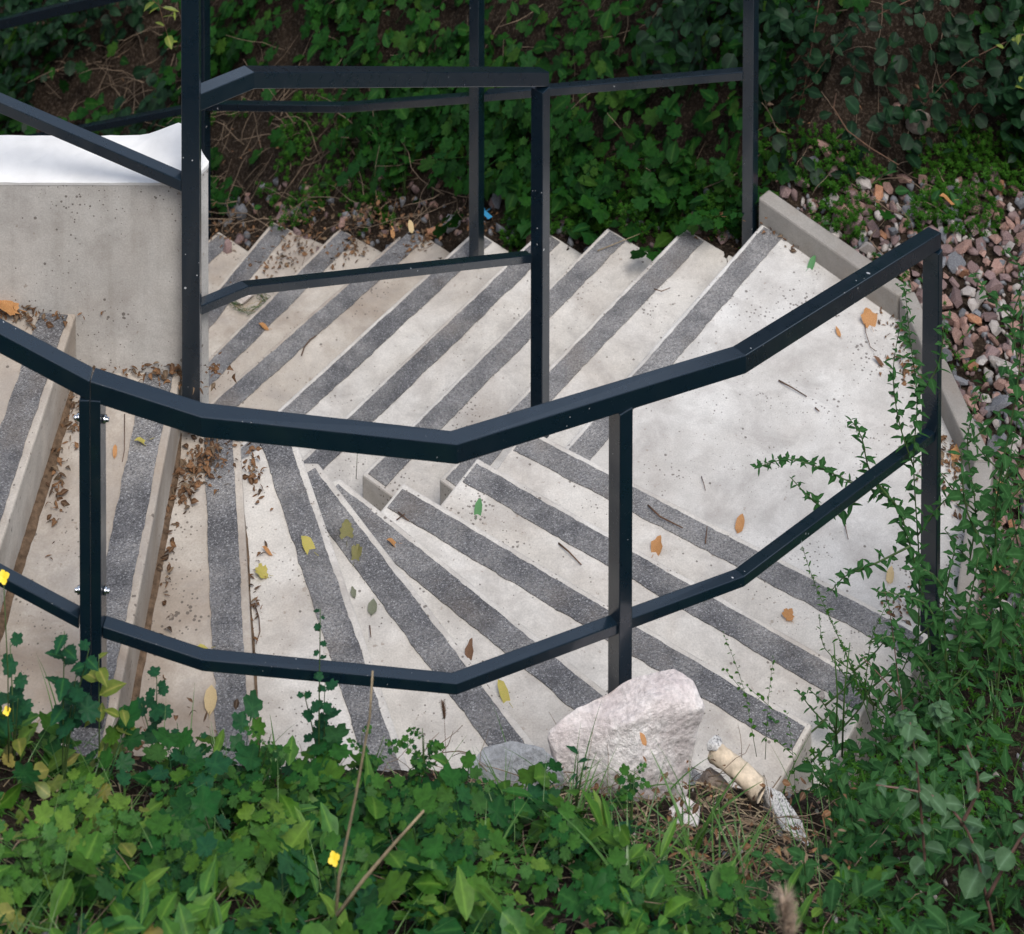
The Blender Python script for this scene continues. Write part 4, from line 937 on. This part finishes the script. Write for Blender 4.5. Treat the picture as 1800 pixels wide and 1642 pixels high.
for k, (y_, ps, lab, sz) in enumerate([
    (7.0, [(1700,1010),(1715,900),(1700,780),(1720,690)], 'leafy weed growing from the gravel, nearest right of the post', .050),
    (7.1, [(1790,960),(1770,840),(1790,720),(1770,640)], 'leafy weed growing from the gravel at the right edge, mid height', .055),
    (6.9, [(1760,1120),(1730,1010),(1745,900),(1700,840)], 'spreading weed over the near end of the gravel bed', .055),
    (7.6, [(1790,640),(1780,560),(1800,490),(1770,440)], 'weed at the right edge beside the upper gravel', .055),
    (6.7, [(1800,1240),(1780,1130),(1800,1020),(1790,960)], 'dark bushy weed at the right edge, level with the step ends', .06),
    (6.6, [(1650,1260),(1640,1180),(1600,1130),(1570,1090)], 'bushy weed hiding the foot of the right-hand post', .052),
    (6.5, [(1570,1330),(1560,1260),(1530,1210),(1500,1190)], 'low bushy weed by the outer step ends', .045),
    (6.45, [(1480,1370),(1470,1290),(1450,1240),(1420,1210)], 'low weed in front of the middle outer step end', .036),
    (6.35, [(1430,1400),(1425,1340),(1410,1300),(1385,1290)], 'low weed in front of the nearest outer step end', .034),
    (6.5, [(1540,1330),(1535,1240),(1500,1180),(1480,1130)], 'feathery weed rising before the outer ends of the upper strips', .034),
    (6.4, [(1720,1400),(1700,1300),(1660,1220),(1640,1200)], 'dense weed below the right-hand post', .055)]):
    P = path(y_, *ps); b1 = path(y_, ps[1], (ps[1][0]+45, ps[1][1]-50), (ps[1][0]+70, ps[1][1]-110)); b2 = path(y_, ps[1], (ps[1][0]-40, ps[1][1]-40), (ps[1][0]-70, ps[1][1]-80)); b3 = path(y_, ps[2], (ps[2][0]+35, ps[2][1]-30), (ps[2][0]+60, ps[2][1]-60))
    plant('leafy_weed', lab, P[0], [P, b1, b2, b3], ['rhomb', 'lance', 'lance', 'ovate'], M_L_GOOSE, sz*.8, 85, cat='weed', r0=.0028)
# celandine and herbs along the front edge
def cel(u, v, top, lab, y=None, n=4, size=.10, kinds=('comp0', 'comp1', 'comp2'), mat=M_L_CEL, name='celandine_plant', lean=30, cat='plant', r0=.0024, nl=26):
    root = on_ground(u, v) if y is None else at_y(u, v, y); yy = root.y; st = []
    for k in range(n):
        tu = u+rp.uniform(-lean, lean)*(1.6 if k else .3); tv = top+(0 if k == 0 else rp.uniform(0, .55)*(v-top))
        st.append([root, at_y(u+(tu-u)*.35, v+(tv-v)*.5, yy+rp.uniform(-.03, .03)), at_y(tu, tv, yy+rp.uniform(-.05, .05))])
    return plant(name, lab, root, st, list(kinds), mat, size, nl, cat=cat, r0=r0, start=.45)
cel(560,1400,1070,'spindly celandine with a tiny leaf cluster rising above the mid rail', size=.034, n=1, kinds=('lob0','lob1','lob2'), lean=20, nl=30)
cel(565,1390,1200,'celandine with lobed leaves beside the mid rail fold, left of centre', size=.058, n=3, kinds=('lob0','lob1'))
cel(275,1360,1190,'celandine with stacked lobed leaves over the pale step, right of the double post', size=.062, n=2, kinds=('lob0','lob1','lob2'), lean=18, nl=34)
cel(320,1370,1270,'small celandine in front of the curved steps, just right of the stacked-leaf one', size=.05, n=3, kinds=('lob0','lob2'))
cel(110,1400,1110,'tall herb at left in front of the mid rail, with big toothed leaves', size=.075, n=3, kinds=('serrate','lob1'), lean=45)
cel(25,1350,1130,'herb at the left edge below the mid rail with one large lobed leaf', size=.08, n=2, kinds=('lob1','lob2'))
cel(175,1390,1150,'yellow green herb with pointed leaves crossing the double post', size=.075, n=2, kinds=('ovate',), mat=M_L_YEL, lean=30, nl=22)
cel(450,1420,1290,'bushy celandine below the curved steps, left of centre', size=.07, n=4)
cel(640,1430,1290,'bushy celandine with wet leaves below the mid rail fold', size=.07, n=4)
cel(745,1430,1280,'bright celandine below the mid rail fold, next to withered flowers', size=.07, n=4)
cel(1110,1470,1350,'celandine with rounded lobes directly below the large pinkish rock', size=.075, n=4)
cel(1012,1440,1320,'narrow upright herb between the grey and the pinkish rock', size=.05, n=2, kinds=('lance','rhomb'), lean=20)
cel(880,1510,1430,'low celandine in front of the blue grey rock', size=.07, n=4)
for k, (u, v) in enumerate([(60,1600),(200,1560),(330,1620),(470,1560),(600,1620),(740,1560),(860,1620),(980,1570),(380,1480),(130,1480),(540,1480),(700,1500),(820,1480),(1120,1665),(1290,1690)]):
    e = cel(u, v, v-105, ['wide leafy celandine at the bottom of the photo'][0], size=(.17 if k < 7 else .13), n=4, lean=60, mat=(M_L_BRIGHT if k in (0, 1, 3, 9, 6) else M_L_CEL), name='celandine_plant'); e['group'] = 'celandine plants filling the near bank'
    e['label'] = 'wide leafy celandine '+['at the bottom left corner','second along the bottom edge from the left','below the double post at the bottom','left of the tall tan stalk, above the bottom edge','at the bottom edge beneath the yellow flower','right of the yellow flower by the leaning stalk','at the bottom edge, right of the leaning stalk','at the bottom edge beneath the grey rock','halfway up the bank below the double post','halfway up the bank near the left edge','just left of the tall tan stalk, higher up','right of the tall tan stalk under the rail fold','beneath the blue grey rock, halfway down the bank','at the bottom edge below the grass tufts','at the bottom edge, nearest left of the fuzzy seed head'][k]
# pale mallow at lower right with purple stem
mp_ = at_y(1640,1700,5.3)
plant('mallow_plant', 'pale leaved blurred plant with purple stem in the lower right foreground', mp_, [path(5.3, (1640,1700),(1625,1500),(1612,1350),(1600,1270)), path(5.3, (1760,1700),(1730,1560),(1700,1460),(1640,1400),(1540,1380)), path(5.25, (1735,1580),(1790,1480),(1830,1430)), path(5.3, (1690,1450),(1720,1380),(1700,1310))], ['round', 'ovate', 'rhomb'], M_L_PALE, .062, 34, M_STEM_R, r0=.0045, start=.25)
plant('silvery_plant', 'drooping silvery green leaf cluster above the lower right plants', at_y(1610,1330,5.6), [path(5.6, (1610,1330),(1600,1280),(1590,1255)), path(5.6, (1650,1330),(1650,1270),(1655,1240))], ['round', 'rhomb'], M_L_PALE, .045, 120, M_STEM, r0=.003, start=.5)
for k, (u, v, top) in enumerate([(1500,1560,1400), (1420,1620,1490), (1560,1640,1520), (1700,1640,1560), (1340,1640,1540), (1640,1560,1430), (1780,1540,1400), (1480,1440,1330), (1760,1640,1500)]):
    e = cel(u, v, top, 'x', size=.06, n=5, kinds=('ovate','rhomb','serrate'), mat=M_L_GOOSE, name='leafy_herb', lean=60); e['label'] = 'leafy green herb '+['below the granite stone','at the bottom just right of the fuzzy seed head','at the bottom edge left of the purple stem','at the bottom edge right of the purple stem','at the bottom edge touching the fuzzy seed head','under the pale mallow leaves','right of the pale mallow leaves','closest to the granite stone on its right','at the bottom right corner'][k]; e['group'] = 'leafy herbs in the lower right corner'
# nettle like plants standing out on the far bank
for (u, v, top, size, lab) in [(1195,350,262,.085,'pale nettle-like plant with large serrated leaves just left of the far right post'), (1022,290,205,.06,'star shaped herb tuft right of the inner post on the far bank'), (712,350,240,.065,'broad leaved herb at the foot of the far bank, left of the slim post'), (760,350,280,.06,'broad leaved herb nearest the slim post on its left'), (690,290,215,.05,'shorter broad leaved herb higher on the bank, left of the slim post')]:
    cel(u, v, top, lab, size=size, n=3, kinds=('serrate','ovate'), mat=M_L_BANK, name='nettle_plant', lean=35, nl=44)
# hanging bush twigs with round leaves upper right
for k, (a, b_, c, lab) in enumerate([((1800,60),(1700,110),(1620,190),'drooping bush twig with round dark leaves at upper right, the longest'), ((1600,0),(1490,60),(1400,180),'drooping bush twig with round leaves above the far right post'), ((1800,150),(1730,170),(1670,250),'short bush twig hanging over the dark slope at the right edge'), ((1440,0),(1420,120),(1400,230),'bush twig hanging straight down just right of the far right post')]):
    y = 8.9 if k else 8.75; plant('bush_twig', lab, at_y(*a, y), [[at_y(*a, y), at_y(*b_, y), at_y(*c, y)]], ['round', 'ovate'], M_L_DARK, .055, 42, M_TWIG, cat='twig', r0=.002, start=.05)
plant('yellow_twig', 'twig with long yellow green leaves at the upper right edge', at_y(1830,70,8.3), [path(8.3, (1830,70),(1790,60),(1760,90)), path(8.3, (1830,120),(1800,130),(1780,160))], ['ovate'], M_L_YEL, .055, 30, M_STEM, cat='twig', r0=.0015)
plant('bush_twig', 'yellowing hanging leaf twig by the upper left of the tall post', at_y(270,-30,9.6), [path(9.6, (270,-30),(285,30),(300,80)), path(9.6, (240,-30),(280,10),(310,20))], ['ovate', 'lance'], M_L_YEL, .085, 26, M_TWIG, cat='twig', r0=.002)
# grass stalks one can tell apart
def stalk(pts, lab, mat=M_STRAW, r0=.0025, cat='grass stalk', name='grass_stalk', head=None, group=None):
    V, T = tube(pts, r0, r0*.5, 5); so = Soup(); so.add(V, T); off = pts[0]; e = empty(name, off, lab, cat, group); link('stem', so.mesh('stem', off, True), mat, e)
    if head:
        a, b, r = head; so = Soup(); d = b-a; rr_ = random.Random(2)
        so.add(*tube([a, a+d*.25, a+d*.6, b], r*.7, r*.35, 8))
        for k in range(260):
            t = rr_.random(); th = rr_.random()*6.3; V, T = grass; so.add(xf(V*np.array([2.5, 1, 1, 1]), rotm(th, 1.25, 0), r*2.4, a+d*t*.85+Vector((math.cos(th), math.sin(th), 0))*r*.55*(1-t*.4)), T)
        link('seed_head', so.mesh('seed_head', off), mat, e)
    return e
stalk(path(4.75, (583,1700),(596,1540),(625,1400),(650,1260),(655,1180)), 'tall blurred tan stalk crossing the railing left of centre', r0=.0038)
stalk(path(4.7, (570,1640),(640,1545),(700,1475),(745,1425)), 'leaning blurred tan stalk at bottom centre', r0=.0042)
stalk(path(5.35, (790,1420),(784,1330),(780,1235)), 'thin stalk with a brown seed head just under the mid rail fold', M_TWIG, .0009, head=(at_y(781,1262,5.35), at_y(777,1232,5.35), .004))
stalk(path(4.0, (1392,1740),(1390,1680),(1385,1640)), 'fuzzy beige seed head at the bottom right edge, close and blurred', mat=M_HEAD, r0=.002, head=(at_y(1388,1655,4.0), at_y(1374,1575,4.0), .012))
stalk([at(1050,441,-.31), at(1125,411,-.29)], 'straw stalk lying across a grip strip of the back flight', r0=.002)
stalk(path(7.75, (626,842),(628,800),(630,770)), 'single green grass blade in the gap below the railing fold', M_STEM, .0012)
for u in (1468, 1480): stalk(path(6.35, (u,1330),(u+4,1220),(u-2 if u < 1475 else u+14,1130)), 'upright green grass blade in front of the outer step ends, '+('left one' if u < 1475 else 'right one'), M_GRASS, .0028)
def blades(u, v, y, n, L, lab, mat=M_GRASS, spread=.5, name='grass_tuft', wdt=1.0):
    root = at_y(u, v, y) if y else on_ground(u, v); e = empty(name, root, lab, 'grass')
    for k in range(n):
        key = ('gr', mat.name); 
        if key not in LM: LM[key] = mesh_np('leaf', grass[0]*np.array([2.2, 1, 1, 1]), grass[1], False); LM[key].materials.append(mat)
        o = link('blade', LM[key], None, e); s = L*rp.uniform(.6, 1.1); o.scale = (s*wdt, s, s)
        o.rotation_euler = (Matrix.Rotation(rp.uniform(0, 6.3), 3, 'Z')@Matrix.Rotation(1.35-rp.uniform(0, spread), 3, 'X')).to_euler()
        o.location = (rp.gauss(0, .008), rp.gauss(0, .008), 0)
blades(1215,1500,None,9,.20,'tall grass tuft in front of the rocks, below the large pinkish rock')
blades(1000,1500,None,12,.16,'broad grass tuft left of the large pinkish rock')
blades(850,1560,None,9,.15,'grass tuft in front of the blue grey rock')
blades(1110,1600,None,12,.20,'grass tuft at the bottom centre, right of the celandines')
blades(1300,1560,None,8,.16,'grass tuft on the bare soil patch below the piece of wood')
blades(1450,1370,None,12,.16,'long grass tuft right of the piece of wood, over the step ends')
blades(1500,1330,None,10,.18,'long grass tuft by the outer step ends, under the mid rail')
blades(480,1370,None,8,.10,'fine grass tuft at the outer edge of the curved steps')
blades(375,1375,None,6,.10,'fine grass tuft right of the double post foot')
# yellow flowers
M_PETAL = m_simple('yellow_petal', (.75, .55, .02), .5, .12)
def flower(p, r_, lab, stem_to):
    e = empty('yellow_flower', p, lab, 'flower'); so = Soup()
    for k in range(4): V, T = roundl; so.add(xf(V, rotm(k*1.571+.4, .35, 0), r_, (0, 0, 0)), T)
    o = link('petals', so.mesh('petals'), M_PETAL, e); o.rotation_euler = (.7, 0, 0)
    V, T = tube([Vector((0, 0, 0)), (Vector(stem_to)-Vector(p))*.5+Vector((.004, 0, 0)), Vector(stem_to)-Vector(p)], .0012, .0015, 5); so = Soup(); so.add(V, T); link('stem', so.mesh('stem'), M_STEM, e)
flower(at_y(587,1510,4.8), .0125, 'yellow four petalled flower at bottom left of centre', at_y(590,1650,4.8))
flower(at_y(6,1015,5.2), .0135, 'yellow flower at the left edge by the mid rail', at_y(15,1350,5.2))
flower(at_y(12,1250,5.2), .009, 'tiny yellow flower at the left edge, low by the leaves', at_y(15,1330,5.2))

# ------------------------------------------------------------------ fallen leaves and twigs on the concrete
def fallen(u, v, z, size, kind, ang, lab, shape='ovate', curl=.35, wid=1.0):
    curl = rp.uniform(.3, 1.1)
    V, T = TM[shape]; V = V.copy(); V[:, 1] -= .5; V[:, 0] *= wid; V[:, 2] = curl*(V[:, 0]**2*1.6+.3*np.sin(V[:, 1]*4))+.1*np.abs(V[:, 0])
    so = Soup(); so.add(V, T); so.add(*tube([(0, -.48, .02), (0, -.8, .05)], .018, .01, 4))
    me = so.mesh('fallen_leaf'); o = link('fallen_leaf', me, M_F[kind]); o.location = at(u, v, z)+Vector((0, 0, .007+size*.03)); o.scale = (size,)*3; o.rotation_euler = (rp.uniform(-.1, .1), rp.uniform(-.1, .1), ang)
    tag(o, lab, 'leaf')
FL = [(250,783,1.28,.040,'yellow',1.9,'yellow green leaf on a grip strip, right of the double post','ovate',.8), (202,799,1.28,.030,'orange',.1,'small narrow orange leaf on the tread beside the double post','lance',1.6),
 (541,966,.96,.052,'yellow',.8,'yellow green leaf with brown rim flat on a grip strip left of centre','ovate',1), (609,941,.80,.055,'olive',.1,'curled green and brown leaf on the dirty grip strip','serrate',1), (626,982,.80,.045,'olive',-.2,'crumpled dark leaf just below the curled one','lob0',.8),
 (690,960,.64,.034,'orange',1.5,'small oval orange leaf on a grip strip below the rail fold','ovate',.9), (461,1013,.96,.040,'yellow',1.2,'yellow leaf on the tread left of centre, beside a dirty riser','lob1',1), (470,974,.96,.032,'orange',1.1,'thin orange leaf on the narrow tread, above a yellow one','lance',1.5),
 (841,899,.32,.048,'green',-.2,'single fresh green leaf on the tread under the railing fold','ovate',.8), (1155,967,.16,.055,'orange',-.5,'light orange leaf on the tread right of the middle post','rhomb',1.2), (1301,925,0,.055,'orange',-.35,'narrow orange brown leaf at the near edge of the landing','ovate',.8),
 (1386,1087,.16,.042,'orange',.4,'heart shaped orange leaf on a tread below the mid rail at right','lob2',1), (1527,566,0,.068,'orange',.15,'large orange pointed leaf on the landing near the kerb','rhomb',1.5), (1473,587,0,.038,'orange',.3,'small curled orange leaf left of the large one on the landing','ovate',.6),
 (1427,468,0,.055,'green',-.6,'green leaf on the landing at the foot of the kerb','ovate',.7), (1565,1016,0,.048,'straw',-.35,'pale yellow leaf on the landing behind the weeds','ovate',.8), (370,1237,1.12,.062,'straw',.05,'long pale yellow leaf with red edge on the tread above the near plants','lance',2.0),
 (359,1146,1.12,.034,'yellow',1.6,'narrow yellow leaf touching the mid rail fold at left','lance',1.6), (886,1226,.64,.060,'yellow',.5,'crinkled yellow green leaf below the mid rail fold','lance',1.6), (825,1152,.64,.052,'brown',-.3,'dark pointed leaf standing at a riser foot above the mid rail','rhomb',.8),
 (655,1072,.80,.038,'grey',-.1,'grey green leaf fragment on a tread, right one of two','ovate',1.1), (621,1046,.80,.028,'grey',.3,'small grey green leaf fragment on a tread, left one of two','rhomb',1), (464,578,-.96,.045,'orange',1.2,'small orange leaf on a lower back step, near the wall end','lance',2),
 (661,873,-.45,.050,'olive',1.3,'green yellow leaf down in the gap between the two flights','ovate',.8), (1665,356,.12,.052,'orange',1.5,'bright orange leaf lying on the stones behind the kerb','lance',2), (1545,640,0,.045,'brown',1.0,'brown curled leaf on the landing under the large orange one','ovate',.7),
 (1680,802,.0,.06,'orange',-.4,'orange leaf in the litter at the kerb right of the post','rhomb',.9), (1130,1305,1.12,.026,'orange',.6,'tiny orange leaf lying on the large pinkish rock','ovate',.9), (15,545,1.46,.07,'orange',1.2,'big orange brown leaf at the wall foot on the left edge','lob0',1.1), (1030,1612,1.3,.07,'brown',.7,'big reddish brown leaf at the bottom, right of the celandines','lob2',1.1),
 (722,402,-.55,.045,'straw',.3,'pale orange leaf behind the back step ends','ovate',.8), (690,412,-.8,.04,'orange',.2,'small orange leaf on the soil between back step ends','ovate',.7), (1262,1212,.32,.02,'orange',.2,'tiny orange crumb leaf on a tread right of the large rock','ovate',.8)]
for (u, v, z, s, k, a, lab, shp, wd) in FL:
    if 'bottom' in lab: p = on_ground(u, v); z = p.z+.02
    fallen(u, v, z, s, k, a, lab, shp, wid=wd)
def twig(pts, z, lab, r0=.0026):
    P = [at(u, v, z+.006+(.006 if i % 2 else 0)) for i, (u, v) in enumerate(pts)]; off = P[0]; V, T = tube(P, r0, r0*.6, 6); so = Soup(); so.add(V, T)
    o = link('twig', so.mesh('twig', off, True), M_TWIG); o.location = off; tag(o, lab, 'twig')
twig([(1369,669),(1390,680),(1418,697)], 0, 'straight brown twig lying alone on the landing'); twig([(1433,717),(1440,723)], 0, 'very short twig on the landing, right of the straight one')
twig([(1139,888),(1160,908),(1180,918),(1200,928)], .165, 'long bent brown twig on the top grip strip right of the middle post'); twig([(982,955),(1000,970),(1022,993)], .32, 'slightly curved brown twig on the tread left of the middle post')
twig([(530,625),(535,610),(545,597),(556,590)], -.80, 'curved dark twig on a lower step of the back flight'); twig([(697,914),(712,903)], .48, 'short twig crossing another on a tread under the rail fold', .0018); twig([(700,900),(718,915)], .482, 'thin twig under the crossing one below the rail fold', .0018)
twig([(1240,955),(1243,925)], .165, 'short upright-lying twig on the top grip strip, near the landing edge', .002); twig([(447,1060),(455,1085),(457,1110),(450,1132)], .96, 'thin curved orange brown twig along a riser foot', .0018)
twig([(1485,920),(1488,935),(1491,948)], 0, 'small twig on the landing behind the weeds', .0018); twig([(1520,566),(1522,585),(1530,610),(1538,616)], 0, 'thin dark crooked twig running from the large orange leaf', .0016)
twig([(1150,508),(1163,512),(1178,506)], -.15, 'short twig on a tread of the back flight near its right end', .0018); twig([(1233,838),(1237,850),(1240,862)], 0, 'tiny red brown twig on the landing centre', .0015); twig([(219,728),(219,790),(215,812)], 1.28, 'long thin stalk lying on the tread beside the double post', .0012)
twig([(650,1100),(652,1120)], .80, 'short orange brown twig on a narrow winder tread', .0018); twig([(1470,165),(1465,190),(1490,230),(1530,260),(1580,290)], .35, 'long bare curved stem lying on the dark slope at upper right', .003)
# blue plastic ribbon
rb = [on_ground(838,352)+Vector((0, 0, .06)), on_ground(840,372)+Vector((0, 0, .045)), on_ground(850,388)+Vector((0, 0, .03)), on_ground(862,394)+Vector((0, 0, .02)), on_ground(846,398)+Vector((0, 0, .02)), on_ground(858,385)+Vector((0, 0, .03))]
V = []; Fc = []
for i, p in enumerate(rb): V += [tuple(p+Vector((-.008, 0, 0))), tuple(p+Vector((.008, .002, .008)))]
for i in range(len(rb)-1): Fc.append((2*i, 2*i+1, 2*i+3, 2*i+2))
rbn = link('plastic_ribbon', mesh_py('plastic_ribbon', V, Fc), m_simple('blue_plastic', (.02, .22, .42), .35, .2)); sm = rbn.modifiers.new('t', 'SOLIDIFY'); sm.thickness = .0012
tag(rbn, 'bright blue twisted plastic ribbon on the soil right of the slim post', 'ribbon')
# bundle of dry grass and a pale stone on the lower back steps
e = empty('grass_bundle', at(435,535,-1.12), 'tangled bundle of greenish dry grass on a lower back step beside the wall end', 'grass')
rg = random.Random(6)
for k in range(26):
    th = rg.uniform(0, 6.3); pts = []
    for j in range(6): a = th+j*.45; r_ = .055+rg.gauss(0, .012); pts.append(Vector((math.cos(a)*r_*1.2, math.sin(a)*r_, .012+.02*rg.random())))
    so = Soup(); so.add(*tube(pts, .0014, .0008, 4)); link('grass_strand', so.mesh('grass_strand'), M_L_FAD if False else M_STRAW if k % 4 == 0 else M_STEM, e)
lumpy('pale_stone', at(425,520,-1.10), (.050, .038, .03), (.1, .2, .5), 41, M_S['pale'], 'rounded pale stone beside the grass bundle on a lower back step', 'stone')
lumpy('gap_stone', at(672,884,-.40), (.022, .016, .014), (.1, .2, .5), 42, M_S['grey'], 'small bluish stone down in the gap between the two flights', 'stone')
lumpy('round_pebble', at(1444,1222,.335), (.011, .011, .008), (0, 0, 0), 43, M_S['pale'], 'single small round pebble on a tread at lower right', 'pebble')
